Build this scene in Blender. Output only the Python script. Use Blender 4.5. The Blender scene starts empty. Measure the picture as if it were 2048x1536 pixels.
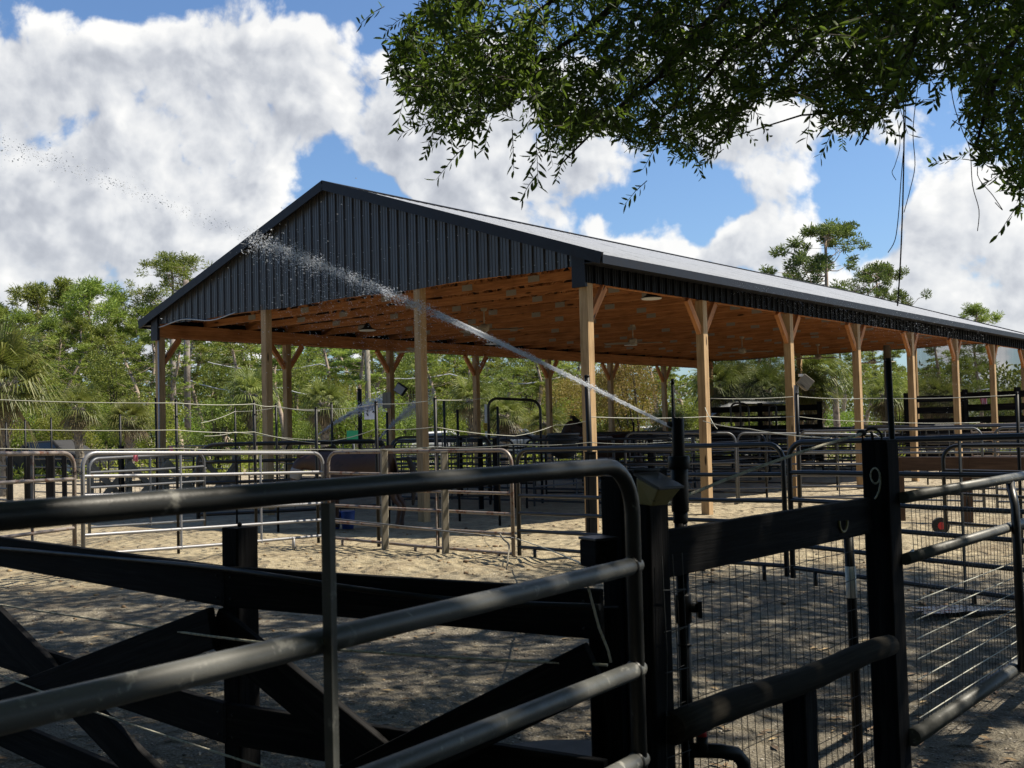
import bpy, math, random
import numpy as np
from mathutils import Vector, Matrix
random.seed(7); RS = np.random.RandomState(11)
sc = bpy.context.scene
COL = sc.collection
R = math.radians

# ------------------------------------------------------------------ camera, world, sun
FPX, PITCH, ROLL, CAMH = 2160.9, 0.0416, -0.0241, 1.522
_cp, _sp, _cr, _sr = math.cos(PITCH), math.sin(PITCH), math.cos(ROLL), math.sin(ROLL)
def ray(px, py):
    a, b = px-1024, py-768
    u = a*_cr + b*_sr; v = -a*_sr + b*_cr
    return Vector((u/FPX, _cp + v/FPX*_sp, _sp - v/FPX*_cp))
CAM = Vector((0, 0, CAMH))
def at(px, py, Y):
    r = ray(px, py); return CAM + r*(Y/r.y)
def gnd(px, py, z=0):
    r = ray(px, py); return CAM + r*((z-CAMH)/r.z)
def proj(p):
    d = Vector(p)-CAM
    Yc = d.y*_cp + d.z*_sp; Zc = -d.y*_sp + d.z*_cp
    if Yc < 0.05: return (-9999, -9999)
    u = FPX*d.x/Yc; v = -FPX*Zc/Yc
    return (1024 + u*_cr - v*_sr, 768 + u*_sr + v*_cr)
cam = bpy.data.cameras.new("camera"); camo = bpy.data.objects.new("camera", cam); COL.objects.link(camo)
cam.sensor_width = 36; cam.lens = FPX/2048*36; cam.clip_start = 0.05; cam.clip_end = 3000
_down = Vector((0, _sp, -_cp)); _right = Vector((1, 0, 0)); _f = Vector((0, _cp, _sp))
lx = _right*_cr - _down*_sr
ly = -_right*_sr - _down*_cr
m = Matrix((lx, ly, -_f)).transposed().to_4x4(); m.translation = CAM
camo.matrix_world = m
sc.camera = camo
cam.dof.use_dof = True; cam.dof.focus_distance = 13.0; cam.dof.aperture_fstop = 11.0

SUNV = Vector((0.68, 0.05, 1.0)).normalized()      # towards the sun
sun_el = math.asin(SUNV.z); sun_az = math.atan2(SUNV.x, SUNV.y)
sl = bpy.data.lights.new("sun", 'SUN'); so = bpy.data.objects.new("sun", sl); COL.objects.link(so)
sl.energy = 5.0; sl.angle = R(0.55); sl.color = (1.0, 0.91, 0.76)
so.rotation_euler = SUNV.to_track_quat('Z', 'Y').to_euler()
sc.view_settings.view_transform = 'Standard'; sc.view_settings.look = 'None'
sc.view_settings.exposure = 0.78; sc.view_settings.gamma = 1.0
sc.cycles.max_bounces = 8; sc.cycles.transparent_max_bounces = 24
try: sc.cycles.use_denoising = True
except Exception: pass

class NT:
    """small node helper"""
    def __init__(s, tree): s.t = tree; s.n = tree.nodes; s.l = tree.links
    def new(s, typ, **kw):
        n = s.n.new(typ)
        for k, v in kw.items(): setattr(n, k, v)
        return n
    def put(s, sock, v):
        if v is None: return
        if hasattr(v, 'is_output') or isinstance(v, bpy.types.NodeSocket): s.l.new(v, sock)
        else:
            try: sock.default_value = v
            except Exception: sock.default_value = (*v, 1) if len(v) == 3 else v
    def math(s, op, a, b=None, c=None, clamp=False):
        n = s.new('ShaderNodeMath', operation=op, use_clamp=clamp)
        s.put(n.inputs[0], a); s.put(n.inputs[1], b)
        if c is not None: s.put(n.inputs[2], c)
        return n.outputs[0]
    def vmath(s, op, a, b=None):
        n = s.new('ShaderNodeVectorMath', operation=op); s.put(n.inputs[0], a); s.put(n.inputs[1], b); return n.outputs[0]
    def mix(s, f, a, b):
        n = s.new('ShaderNodeMix', data_type='RGBA'); s.put(n.inputs[0], f); s.put(n.inputs[6], a); s.put(n.inputs[7], b); return n.outputs[2]
    def noise(s, vec, scale=5, detail=4, rough=.55, dist=0, dims='3D'):
        n = s.new('ShaderNodeTexNoise', noise_dimensions=dims)
        if vec is not None: s.put(n.inputs['Vector'], vec)
        n.inputs['Scale'].default_value = scale; n.inputs['Detail'].default_value = detail
        n.inputs['Roughness'].default_value = rough; n.inputs['Distortion'].default_value = dist
        return n.outputs[0]
    def ramp(s, f, stops):
        n = s.new('ShaderNodeValToRGB'); s.put(n.inputs[0], f); e = n.color_ramp.elements
        while len(e) < len(stops): e.new(.5)
        for q, (p, c) in zip(e, stops):
            q.position = p; q.color = (*c, 1) if hasattr(c, '__len__') else (c, c, c, 1)
        return n.outputs[0]
    def mapping(s, vec, sc_=(1, 1, 1), loc=(0, 0, 0), rot=(0, 0, 0)):
        n = s.new('ShaderNodeMapping'); s.put(n.inputs[0], vec)
        n.inputs['Location'].default_value = loc; n.inputs['Scale'].default_value = sc_; n.inputs['Rotation'].default_value = rot
        return n.outputs[0]
    def smooth(s, x, a, b):
        n = s.new('ShaderNodeMapRange', interpolation_type='SMOOTHSTEP'); s.put(n.inputs[0], x)
        n.inputs[1].default_value = a; n.inputs[2].default_value = b; n.inputs[3].default_value = 0; n.inputs[4].default_value = 1
        return n.outputs[0]

# world: Nishita sky with cumulus clouds laid out by direction (azimuth, elevation in degrees)
world = bpy.data.worlds.new("World"); sc.world = world; world.use_nodes = True
N = NT(world.node_tree); N.n.clear()
sky = N.new('ShaderNodeTexSky', sky_type='NISHITA'); sky.sun_disc = False
sky.sun_elevation = sun_el; sky.sun_rotation = sun_az; sky.dust_density = 1.2; sky.ozone_density = 1.3; sky.air_density = 1.0
tc = N.new('ShaderNodeTexCoord'); sep = N.new('ShaderNodeSeparateXYZ'); N.l.new(tc.outputs['Generated'], sep.inputs[0])
az = N.math('MULTIPLY', N.math('ARCTAN2', sep.outputs[0], sep.outputs[1]), 57.2958)
el = N.math('MULTIPLY', N.math('ARCSINE', sep.outputs[2]), 57.2958)
cmb = N.new('ShaderNodeCombineXYZ'); N.put(cmb.inputs[0], az); N.put(cmb.inputs[1], el)
P2 = cmb.outputs[0]
def azel(px, py):
    r = ray(px, py).normalized(); return math.degrees(math.atan2(r.x, r.y)), math.degrees(math.asin(r.z))
# px, py, rx, ry (pixels of the 2048 frame), weight ; negative weight opens blue gaps
BLOBS = [(170, 230, 470, 230, 1.3), (330, 430, 330, 150, .8), (80, 570, 260, 100, 1.0), (420, 560, 230, 90, .85), (570, 120, 260, 140, 1.05),
         (810, 235, 260, 120, 1.05), (1060, 320, 250, 85, 1.05), (1190, 365, 130, 50, .6), (850, 385, 80, 60, .75), (970, 430, 120, 45, .8), (1110, 470, 110, 40, .6), (1240, 485, 170, 45, .8),
         (1535, 390, 85, 110, 1.2), (1590, 450, 120, 80, .8), (1440, 485, 190, 65, .95), (1955, 460, 130, 120, 1.2), (1890, 570, 210, 100, 1.05), (2020, 640, 200, 80, .8),
         (1560, 255, 230, 45, .85), (1250, 140, 420, 90, .85), (1850, 90, 260, 110, .7), (1800, 280, 70, 35, .6), (1700, 610, 160, 60, .4),
         (250, 700, 500, 60, .5), (1000, 720, 700, 60, .4), (-500, 300, 400, 300, 1.0), (2700, 300, 500, 250, .9), (600, -700, 900, 300, .8), (1900, -500, 600, 260, .8),
         (200, 25, 110, 50, -.9), (700, 20, 240, 50, -.9), (650, 330, 60, 110, -1.25), (745, 400, 70, 35, -.8), (60, 445, 110, 28, -.75), (320, 405, 40, 25, -.5), (1340, 390, 130, 70, -.8), (1745, 420, 90, 110, -.8)]
def density(vec, fine=True):
    sp = N.new('ShaderNodeSeparateXYZ'); N.put(sp.inputs[0], vec)
    wn = N.new('ShaderNodeTexNoise', noise_dimensions='2D'); N.put(wn.inputs['Vector'], vec)
    wn.inputs['Scale'].default_value = .22; wn.inputs['Detail'].default_value = 3
    ws = N.new('ShaderNodeSeparateXYZ'); N.put(ws.inputs[0], wn.outputs['Color'])
    ax = N.math('ADD', sp.outputs[0], N.math('MULTIPLY', N.math('SUBTRACT', ws.outputs[0], .5), 5.0))
    ey = N.math('ADD', sp.outputs[1], N.math('MULTIPLY', N.math('SUBTRACT', ws.outputs[1], .5), 4.0))
    tot = None
    for (px, py, rx, ry, w) in BLOBS:
        a0, e0 = azel(px, py); sx = rx/FPX*57.3; sy = ry/FPX*57.3
        dx = N.math('MULTIPLY', N.math('SUBTRACT', ax, a0), 1/sx); dy = N.math('MULTIPLY', N.math('SUBTRACT', ey, e0), 1/sy)
        d = N.math('MULTIPLY_ADD', dx, dx, N.math('MULTIPLY', dy, dy))
        g = N.math('MULTIPLY', N.math('EXPONENT', N.math('MULTIPLY', d, -.9)), w)
        tot = g if tot is None else N.math('ADD', tot, g)
    tot = N.math('MINIMUM', tot, 1.3)
    n1 = N.noise(vec, .22, 10 if fine else 6, .54, .3, '2D')
    v = N.new('ShaderNodeTexVoronoi', voronoi_dimensions='2D', feature='SMOOTH_F1'); N.put(v.inputs['Vector'], N.vmath('ADD', vec, wn.outputs['Color']))
    v.inputs['Scale'].default_value = .55; v.inputs['Smoothness'].default_value = .35; v.inputs['Detail'].default_value = 4 if fine else 2; v.inputs['Roughness'].default_value = .55
    t = N.math('MULTIPLY_ADD', N.math('SUBTRACT', n1, .5), 1.9, tot)
    return N.math('MULTIPLY_ADD', N.math('SUBTRACT', .45, v.outputs[0]), .42, t)
d0 = density(P2)
da = density(P2, False); db = density(N.vmath('ADD', P2, (.9, .9, 0)), False)
cover = N.smooth(d0, .40, .86)
slope = N.math('SUBTRACT', da, db)
edge = N.smooth(d0, 1.3, .75)
lit = N.math('MULTIPLY_ADD', slope, .75, N.math('MULTIPLY_ADD', edge, .24, .40), clamp=True)
lit = N.math('MULTIPLY_ADD', N.smooth(el, 20, 3), .12, lit, clamp=True)
lit = N.math('MULTIPLY_ADD', N.math('SUBTRACT', N.noise(P2, .12, 4, .5, 0, '2D'), .5), .5, lit, clamp=True)
ccol = N.ramp(lit, [(0, (.50, .53, .60)), (.33, (.70, .73, .79)), (.60, (.93, .95, .98)), (1, (1.24, 1.23, 1.20))])
SKYS = 0.082; CLOUDS = 0.49
bgs = N.new('ShaderNodeBackground'); bgs.inputs[1].default_value = SKYS
tint = N.new('ShaderNodeMix', data_type='RGBA', blend_type='MULTIPLY'); tint.inputs[0].default_value = 1
N.put(tint.inputs[6], sky.outputs[0]); tint.inputs[7].default_value = (.72, .90, 1.10, 1); N.l.new(tint.outputs[2], bgs.inputs[0])
bgc = N.new('ShaderNodeBackground'); N.put(bgc.inputs[0], ccol); bgc.inputs[1].default_value = CLOUDS
mx = N.new('ShaderNodeMixShader'); N.put(mx.inputs[0], N.math('MULTIPLY', cover, .97)); N.l.new(bgs.outputs[0], mx.inputs[1]); N.l.new(bgc.outputs[0], mx.inputs[2])
wo = N.new('ShaderNodeOutputWorld'); N.l.new(mx.outputs[0], wo.inputs[0])
world.cycles.sampling_method = 'AUTOMATIC'

# ------------------------------------------------------------------ materials
MATS = {}
def newmat(name):
    m = bpy.data.materials.new(name); m.use_nodes = True; n = NT(m.node_tree); n.n.clear()
    b = n.new('ShaderNodeBsdfPrincipled'); o = n.new('ShaderNodeOutputMaterial'); n.l.new(b.outputs[0], o.inputs[0])
    MATS[name] = m; return m, n, b, o
def gcvec(n):
    a = n.new('ShaderNodeAttribute', attribute_name='gc'); return a.outputs['Vector']
def objvec(n): return n.new('ShaderNodeTexCoord').outputs['Object']
def bump(n, b, h, strength=.4, dist=.01):
    bp = n.new('ShaderNodeBump'); bp.inputs['Strength'].default_value = strength; bp.inputs['Distance'].default_value = dist
    n.put(bp.inputs['Height'], h); n.l.new(bp.outputs[0], b.inputs['Normal'])
def wood(name, dark, mid, light, rough=.75, gs=1.0, knots=True, bstr=.35, spec=.3):
    m, n, b, o = newmat(name); v = gcvec(n)
    g = n.noise(n.mapping(v, (1.2*gs, 22*gs, 22*gs)), 1.0, 7, .6, .6)
    g2 = n.noise(n.mapping(v, (5*gs, 120*gs, 120*gs)), 1.0, 3, .6)
    big = n.noise(v, 1.6, 3, .5)
    f = n.math('ADD', n.math('MULTIPLY', g, .65), n.math('MULTIPLY', g2, .35))
    c = n.ramp(f, [(.3, dark), (.5, mid), (.72, light)])
    c = n.mix(n.smooth(big, .45, .75), c, n.mix(.5, c, dark))
    if knots:
        vo = n.new('ShaderNodeTexVoronoi'); n.put(vo.inputs['Vector'], n.mapping(v, (1.1, 5, 5))); vo.inputs['Scale'].default_value = 1.0
        c = n.mix(n.smooth(vo.outputs[0], .13, .06), c, tuple(x*.25 for x in dark))
    n.put(b.inputs['Base Color'], c); b.inputs['Roughness'].default_value = rough; b.inputs['Specular IOR Level'].default_value = spec
    bump(n, b, f, bstr, .006); return m
def painted(name, col, rough=.4, wear=None, wearamt=.62, metal=0, spec=.5, scale=9, dirt=None):
    m, n, b, o = newmat(name); v = objvec(n)
    f = n.noise(v, scale, 8, .65, .3); f2 = n.noise(v, scale*7, 3, .6)
    c = n.mix(n.math('MULTIPLY', f2, .35), col, tuple(x*1.7+.004 for x in col))
    if wear: c = n.mix(n.smooth(f, wearamt, wearamt+.1), c, wear)
    if dirt: c = n.mix(n.smooth(n.noise(v, 2.3, 5, .6), .45, .75), c, dirt)
    n.put(b.inputs['Base Color'], c); b.inputs['Metallic'].default_value = metal
    n.put(b.inputs['Roughness'], n.math('MULTIPLY_ADD', f, .35, rough-.12)); b.inputs['Specular IOR Level'].default_value = spec
    bump(n, b, n.math('ADD', f2, f), .12, .003); return m
wood('treated', (.20, .125, .06), (.42, .28, .145), (.56, .40, .22), .8)
wood('orangewood', (.20, .078, .027), (.48, .20, .07), (.66, .32, .13), .7)
wood('greywood', (.13, .115, .09), (.24, .215, .17), (.33, .30, .25), .85)
wood('blackwood', (.0025, .0025, .0028), (.008, .008, .009), (.030, .029, .028), .85, bstr=1.0, spec=.12)
wood('barkwood', (.010, .009, .007), (.026, .023, .018), (.07, .062, .05), .9, gs=.8, bstr=.9, spec=.15)
wood('brownboard', (.035, .02, .012), (.08, .045, .028), (.14, .085, .055), .8)
painted('blackpipe', (.007, .008, .010), .34, (.07, .07, .068), .66, scale=14)
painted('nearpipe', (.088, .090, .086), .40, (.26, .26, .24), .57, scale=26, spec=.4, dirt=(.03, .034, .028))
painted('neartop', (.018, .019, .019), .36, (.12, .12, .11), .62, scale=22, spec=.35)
painted('galvpipe', (.21, .21, .22), .38, (.16, .11, .075), .60, metal=.35, scale=11)
painted('rustpipe', (.19, .16, .14), .42, (.13, .06, .035), .52, metal=.2, scale=11)
painted('greypipe', (.085, .09, .10), .4, (.17, .15, .13), .58, metal=.2)
painted('pvc', (.004, .0042, .0045), .42, None, spec=.25)
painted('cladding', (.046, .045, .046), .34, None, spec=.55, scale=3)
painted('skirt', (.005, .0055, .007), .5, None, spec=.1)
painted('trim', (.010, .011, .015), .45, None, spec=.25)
painted('roofmetal', (.36, .37, .38), .5, (.28, .29, .30), .55, metal=.0, scale=1.4)
painted('dark_underside', (.05, .026, .013), .8, None, spec=.1)  # dark brown decking tone, with the shade between trusses put into it
painted('plate', (.30, .28, .24), .55, None, metal=.3)
painted('white', (.72, .72, .70), .5, None)
painted('fanpaint', (.30, .26, .20), .5, None)
painted('offgrey', (.35, .36, .37), .5, None)
painted('yellow', (.62, .42, .05), .5, None)
painted('green', (.02, .28, .12), .5, None)
painted('red', (.45, .02, .02), .5, None)
painted('pink', (.65, .18, .24), .6, None)
painted('blue', (.02, .06, .25), .5, None)
painted('lens', (.26, .22, .09), .35, (.16, .13, .06), .55, scale=30)
painted('rope', (.46, .44, .36), .8, (.28, .26, .2), .5, scale=60)
painted('wire', (.33, .33, .28), .5, None, metal=.2)
painted('darkwire', (.035, .037, .037), .5, (.09, .07, .05), .6, metal=.4)
painted('polebark', (.20, .17, .145), .9, (.10, .08, .065), .5, scale=2)
painted('pinebark', (.30, .235, .18), .95, (.13, .10, .08), .5, scale=3.5)
painted('oakbark', (.05, .042, .034), .95, (.025, .02, .017), .5, scale=7)
painted('palmbark', (.19, .165, .13), .95, (.09, .075, .055), .5, scale=5)
painted('horsebrown', (.032, .013, .008), .5, (.018, .008, .005), .55, scale=4)
painted('horseblack', (.012, .009, .008), .6, None)
painted('mask', (.20, .21, .24), .8, None)
painted('rubber', (.012, .012, .012), .7, None)
painted('cargrey', (.30, .32, .34), .25, None, spec=.7); painted('carwhite', (.62, .62, .62), .25, None, spec=.7)
painted('carred', (.35, .02, .02), .25, None, spec=.7)
painted('glass', (.02, .025, .03), .12, None, spec=.8)

def leafmat(name, c1, c2, c3, trans=.35, rough=.5):
    m, n, b, o = newmat(name)
    g = n.new('ShaderNodeNewGeometry'); oi = n.new('ShaderNodeObjectInfo')
    big = n.noise(objvec(n), .55, 2, .5)
    f = n.math('ADD', n.math('MULTIPLY', g.outputs['Random Per Island'], .55), n.math('MULTIPLY', n.smooth(big, .3, .7), .45))
    c = n.ramp(f, [(0.05, c1), (.5, c2), (.95, c3)])
    hs = n.new('ShaderNodeHueSaturation'); n.put(hs.inputs['Color'], c)
    n.put(hs.inputs['Value'], n.math('MULTIPLY_ADD', oi.outputs['Random'], .5, .75)); n.put(hs.inputs['Hue'], n.math('MULTIPLY_ADD', oi.outputs['Random'], .035, .482))
    c = hs.outputs[0]
    n.put(b.inputs['Base Color'], c); b.inputs['Roughness'].default_value = rough; b.inputs['Specular IOR Level'].default_value = .35
    t = n.new('ShaderNodeBsdfTranslucent'); n.put(t.inputs[0], n.mix(.35, c, (.16, .22, .02)))
    mx = n.new('ShaderNodeMixShader'); mx.inputs[0].default_value = trans
    n.l.new(b.outputs[0], mx.inputs[1]); n.l.new(t.outputs[0], mx.inputs[2]); n.l.new(mx.outputs[0], o.inputs[0]); return m
leafmat('pineleaf', (.075, .11, .02), (.20, .255, .043), (.37, .42, .08))
leafmat('pinedark', (.03, .055, .016), (.085, .125, .032), (.19, .24, .06))
leafmat('shrubleaf', (.09, .12, .02), (.245, .28, .042), (.44, .46, .08), .48)
leafmat('brightleaf', (.08, .13, .015), (.18, .26, .03), (.32, .40, .06), .45)
leafmat('darkleaf', (.05, .08, .016), (.14, .19, .032), (.30, .34, .06))
leafmat('autumnleaf', (.12, .085, .02), (.24, .16, .035), (.38, .26, .07), .4)
leafmat('palmleaf', (.05, .07, .018), (.14, .165, .04), (.33, .33, .10), .35)
leafmat('deadfrond', (.10, .075, .04), (.19, .145, .08), (.29, .23, .14), .3)
leafmat('oakleaf', (.022, .045, .010), (.065, .125, .020), (.16, .25, .04), .48)

# ground
m, n, b, o = newmat('sand'); v = objvec(n)
f1 = n.noise(v, .35, 5, .6); f2 = n.noise(v, 6, 8, .7); f3 = n.noise(v, 70, 5, .75); f4 = n.noise(v, 1.3, 6, .65, .6)
c = n.ramp(n.math('ADD', n.math('MULTIPLY', f2, .45), n.math('MULTIPLY', f3, .55)), [(.34, (.12, .10, .066)), (.5, (.34, .285, .185)), (.66, (.54, .46, .31))])
c = n.mix(n.smooth(f4, .42, .68), c, n.mix(.55, c, (.12, .085, .055)))
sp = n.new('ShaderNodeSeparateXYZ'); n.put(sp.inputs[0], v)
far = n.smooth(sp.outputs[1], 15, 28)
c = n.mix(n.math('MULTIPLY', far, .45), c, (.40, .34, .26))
nearf = n.smooth(n.math('MULTIPLY_ADD', n.math('SUBTRACT', f4, .5), 5.0, sp.outputs[1]), 12.2, 9.6)  # near zone: grey gravel, with the oak's shade also put into the colour
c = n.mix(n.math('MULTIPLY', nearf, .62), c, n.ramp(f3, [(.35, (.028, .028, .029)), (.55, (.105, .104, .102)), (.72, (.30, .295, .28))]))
vo = n.new('ShaderNodeTexVoronoi'); n.put(vo.inputs['Vector'], v); vo.inputs['Scale'].default_value = 55
wh = n.new('ShaderNodeTexVoronoi'); n.put(wh.inputs['Vector'], v); wh.inputs['Scale'].default_value = 16; wh.inputs['Randomness'].default_value = 1
c = n.mix(n.smooth(wh.outputs[0], .16, .07), c, (.48, .45, .40))
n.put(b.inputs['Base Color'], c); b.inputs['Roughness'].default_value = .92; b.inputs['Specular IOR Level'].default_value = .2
hp_ = n.new('ShaderNodeTexVoronoi', feature='SMOOTH_F1'); n.put(hp_.inputs['Vector'], n.mapping(v, (1, 1, 1))); hp_.inputs['Scale'].default_value = 6.5
h = n.math('ADD', n.math('MULTIPLY', n.smooth(hp_.outputs[0], .15, .5), 2.2), n.math('MULTIPLY', f3, .6))
h = n.math('ADD', h, n.math('ADD', n.math('MULTIPLY', vo.outputs[0], .5), n.math('MULTIPLY', f2, 1.6)))
bump(n, b, h, .9, .035)
m, n, b, o = newmat('stone'); g = n.new('ShaderNodeNewGeometry')
c = n.ramp(g.outputs['Random Per Island'], [(0, (.07, .06, .05)), (.4, (.18, .16, .135)), (.8, (.30, .27, .235)), (1, (.45, .42, .38))])
n.put(b.inputs['Base Color'], n.mix(n.math('MULTIPLY', n.noise(objvec(n), 90, 3), .4), c, (.10, .08, .06))); b.inputs['Roughness'].default_value = .75
m, n, b, o = newmat('litter'); g = n.new('ShaderNodeNewGeometry')
n.put(b.inputs['Base Color'], n.ramp(g.outputs['Random Per Island'], [(0, (.05, .032, .018)), (.6, (.16, .10, .05)), (1, (.36, .26, .13))])); b.inputs['Roughness'].default_value = .8
m, n, b, o = newmat('puddle'); b.inputs['Base Color'].default_value = (.03, .028, .024, 1); b.inputs['Roughness'].default_value = .04; b.inputs['Specular IOR Level'].default_value = .9
bump(n, b, n.noise(objvec(n), 14, 3), .5, .02)
m, n, b, o = newmat('wetsoil'); n.put(b.inputs['Base Color'], n.ramp(n.noise(objvec(n), 25, 6, .7), [(.3, (.025, .02, .016)), (.7, (.08, .062, .048))])); b.inputs['Roughness'].default_value = .55
bump(n, b, n.noise(objvec(n), 40, 6, .7), .9, .02)
m, n, b, o = newmat('asphalt'); n.put(b.inputs['Base Color'], n.ramp(n.noise(objvec(n), 12, 6, .7), [(.3, (.20, .185, .165)), (.7, (.31, .29, .26))])); b.inputs['Roughness'].default_value = .9
# water spray
m, n, b, o = newmat('spray'); b.inputs['Base Color'].default_value = (.88, .92, .98, 1); b.inputs['Roughness'].default_value = .25
tr = n.new('ShaderNodeBsdfTransparent'); tl = n.new('ShaderNodeBsdfTranslucent'); tl.inputs[0].default_value = (.9, .93, 1, 1)
a1 = n.new('ShaderNodeMixShader'); a1.inputs[0].default_value = .5; n.l.new(b.outputs[0], a1.inputs[1]); n.l.new(tl.outputs[0], a1.inputs[2])
a2 = n.new('ShaderNodeMixShader'); a2.inputs[0].default_value = .93; n.l.new(tr.outputs[0], a2.inputs[1]); n.l.new(a1.outputs[0], a2.inputs[2]); n.l.new(a2.outputs[0], o.inputs[0])
m, n, b, o = newmat('mist'); b.inputs['Base Color'].default_value = (.9, .93, .98, 1)
tr = n.new('ShaderNodeBsdfTransparent'); a2 = n.new('ShaderNodeMixShader')
n.put(a2.inputs[0], n.math('MULTIPLY', n.smooth(n.noise(n.mapping(gcvec(n), (3, 40, 40)), 1, 5, .7), .30, .65), .8))
tl = n.new('ShaderNodeBsdfTranslucent'); tl.inputs[0].default_value = (.9, .93, 1, 1); a1 = n.new('ShaderNodeMixShader'); a1.inputs[0].default_value = .5
n.l.new(b.outputs[0], a1.inputs[1]); n.l.new(tl.outputs[0], a1.inputs[2])
n.l.new(tr.outputs[0], a2.inputs[1]); n.l.new(a1.outputs[0], a2.inputs[2]); n.l.new(a2.outputs[0], o.inputs[0])
m, n, b, o = newmat('shadecloth'); b.inputs['Base Color'].default_value = (.035, .037, .04, 1); b.inputs['Roughness'].default_value = .8
tr = n.new('ShaderNodeBsdfTransparent'); a2 = n.new('ShaderNodeMixShader')
n.put(a2.inputs[0], n.math('MULTIPLY_ADD', n.noise(n.mapping(gcvec(n), (9, 9, .3)), 1, 4, .6), .25, .42)); n.l.new(tr.outputs[0], a2.inputs[1]); n.l.new(b.outputs[0], a2.inputs[2]); n.l.new(a2.outputs[0], o.inputs[0])

# ------------------------------------------------------------------ mesh helpers
ORG = {}
class MB:
    def __init__(s): s.v = []; s.f = []; s.g = []; s.sm = []
    def add(s, vs, fs, gc=None, smooth=False):
        k = len(s.v); s.v += [tuple(x) for x in vs]; s.g += [tuple(x) for x in (gc if gc is not None else vs)]
        s.f += [tuple(i+k for i in q) for q in fs]; s.sm += [smooth]*len(fs); return s
    def box(s, c, size, M=None):
        sx, sy, sz = [q/2 for q in size]; L = [Vector((x*sx, y*sy, z*sz)) for z in (-1, 1) for y in (-1, 1) for x in (-1, 1)]
        c = Vector(c); off = Vector((random.random()*40,)*3)
        vs = [c + ((M @ q) if M else q) for q in L]
        ax = max(range(3), key=lambda i: size[i])
        gs = [(q[ax], q[(ax+1) % 3], q[(ax+2) % 3]) for q in L]; gs = [(a+off.x, b+off.y*.1, c_) for a, b, c_ in gs]
        return s.add(vs, [(0, 2, 3, 1), (4, 5, 7, 6), (0, 1, 5, 4), (2, 6, 7, 3), (0, 4, 6, 2), (1, 3, 7, 5)], gs)
    def beam(s, p, q, w, h, up=(0, 0, 1), chamfer=0):
        p = Vector(p); q = Vector(q); d = (q-p); L = d.length; d.normalize(); up = Vector(up)
        sd = d.cross(up)
        if sd.length < 1e-3: sd = Vector((1, 0, 0)) if abs(d.x) < .9 else Vector((0, 1, 0)); sd = (sd - d*sd.dot(d))
        sd.normalize(); u2 = sd.cross(d).normalized(); o = random.random()*40; o2 = random.random()*5
        if chamfer:
            c = chamfer; pr = [(-w/2+c, -h/2), (w/2-c, -h/2), (w/2, -h/2+c), (w/2, h/2-c), (w/2-c, h/2), (-w/2+c, h/2), (-w/2, h/2-c), (-w/2, -h/2+c)]
        else: pr = [(-w/2, -h/2), (w/2, -h/2), (w/2, h/2), (-w/2, h/2)]
        k = len(pr); vs = []; gs = []
        for t in (0, L):
            for a, b in pr: vs.append(p+d*t+sd*a+u2*b); gs.append((t+o, a+o2, b))
        fs = [(i, (i+1) % k, k+(i+1) % k, k+i) for i in range(k)] + [tuple(range(k))[::-1], tuple(range(k, 2*k))]
        return s.add(vs, fs, gs)
    def tube(s, pts, r, n=8, caps=True, smooth=True):
        pts = [Vector(p) for p in pts]; k = len(pts); rr = r if hasattr(r, '__len__') else [r]*k
        vs = []; gs = []; ref = None; t = 0; o = random.random()*40
        for i, p in enumerate(pts):
            d = (pts[min(i+1, k-1)]-pts[max(i-1, 0)]).normalized()
            if ref is None: ref = Vector((0, 0, 1)) if abs(d.z) < .9 else Vector((1, 0, 0))
            a = (ref - d*ref.dot(d)).normalized(); b = d.cross(a); ref = a
            if i: t += (p-pts[i-1]).length
            for j in range(n):
                th = 2*math.pi*j/n; q = (a*math.cos(th)+b*math.sin(th))*rr[i]; vs.append(p+q); gs.append((t+o, q.x+p.x*.01, q.y+q.z))
        fs = [(i*n+j, i*n+(j+1) % n, (i+1)*n+(j+1) % n, (i+1)*n+j) for i in range(k-1) for j in range(n)]
        s.add(vs, fs, gs, smooth)
        if caps:
            b0 = len(s.v)-len(vs); s.f += [tuple(b0+j for j in range(n))[::-1], tuple(b0+(k-1)*n+j for j in range(n))]; s.sm += [False, False]
        return s
    def ball(s, c, r, n=10, mm=7, sc_=(1, 1, 1)):
        pts = [Vector(c)+Vector((0, 0, r*sc_[2]*math.cos(math.pi*i/mm)*-1)) for i in range(mm+1)]
        vs = []
        for i in range(mm+1):
            a = math.pi*i/mm
            for j in range(n):
                th = 2*math.pi*j/n; vs.append(Vector(c)+Vector((r*sc_[0]*math.sin(a)*math.cos(th), r*sc_[1]*math.sin(a)*math.sin(th), -r*sc_[2]*math.cos(a))))
        return s.add(vs, [(i*n+j, i*n+(j+1) % n, (i+1)*n+(j+1) % n, (i+1)*n+j) for i in range(mm) for j in range(n)], None, True)
    def arrays(s, V, Fq):     # numpy verts (n,3), quads (m,4)
        s.nv = V; s.nf = Fq; return s
    def build(s, name, mat, parent=None, bevel=0):
        o_ = Vector(ORG.get(parent.name, (0, 0, 0))) if parent else Vector((0, 0, 0))
        me = bpy.data.meshes.new(name)
        me.from_pydata([(x-o_.x, y-o_.y, z-o_.z) for x, y, z in s.v], [], s.f)
        a = me.attributes.new('gc', 'FLOAT_VECTOR', 'POINT'); a.data.foreach_set('vector', np.array(s.g, 'f').ravel())
        me.polygons.foreach_set('use_smooth', s.sm); me.update()
        me.materials.append(MATS[mat])
        ob = bpy.data.objects.new(name, me); COL.objects.link(ob)
        if parent: ob.parent = parent; ORG[ob.name] = tuple(o_)
        if bevel:
            bm_ = ob.modifiers.new('b', 'BEVEL'); bm_.width = bevel; bm_.segments = 2; bm_.limit_method = 'ANGLE'
        return ob
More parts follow.
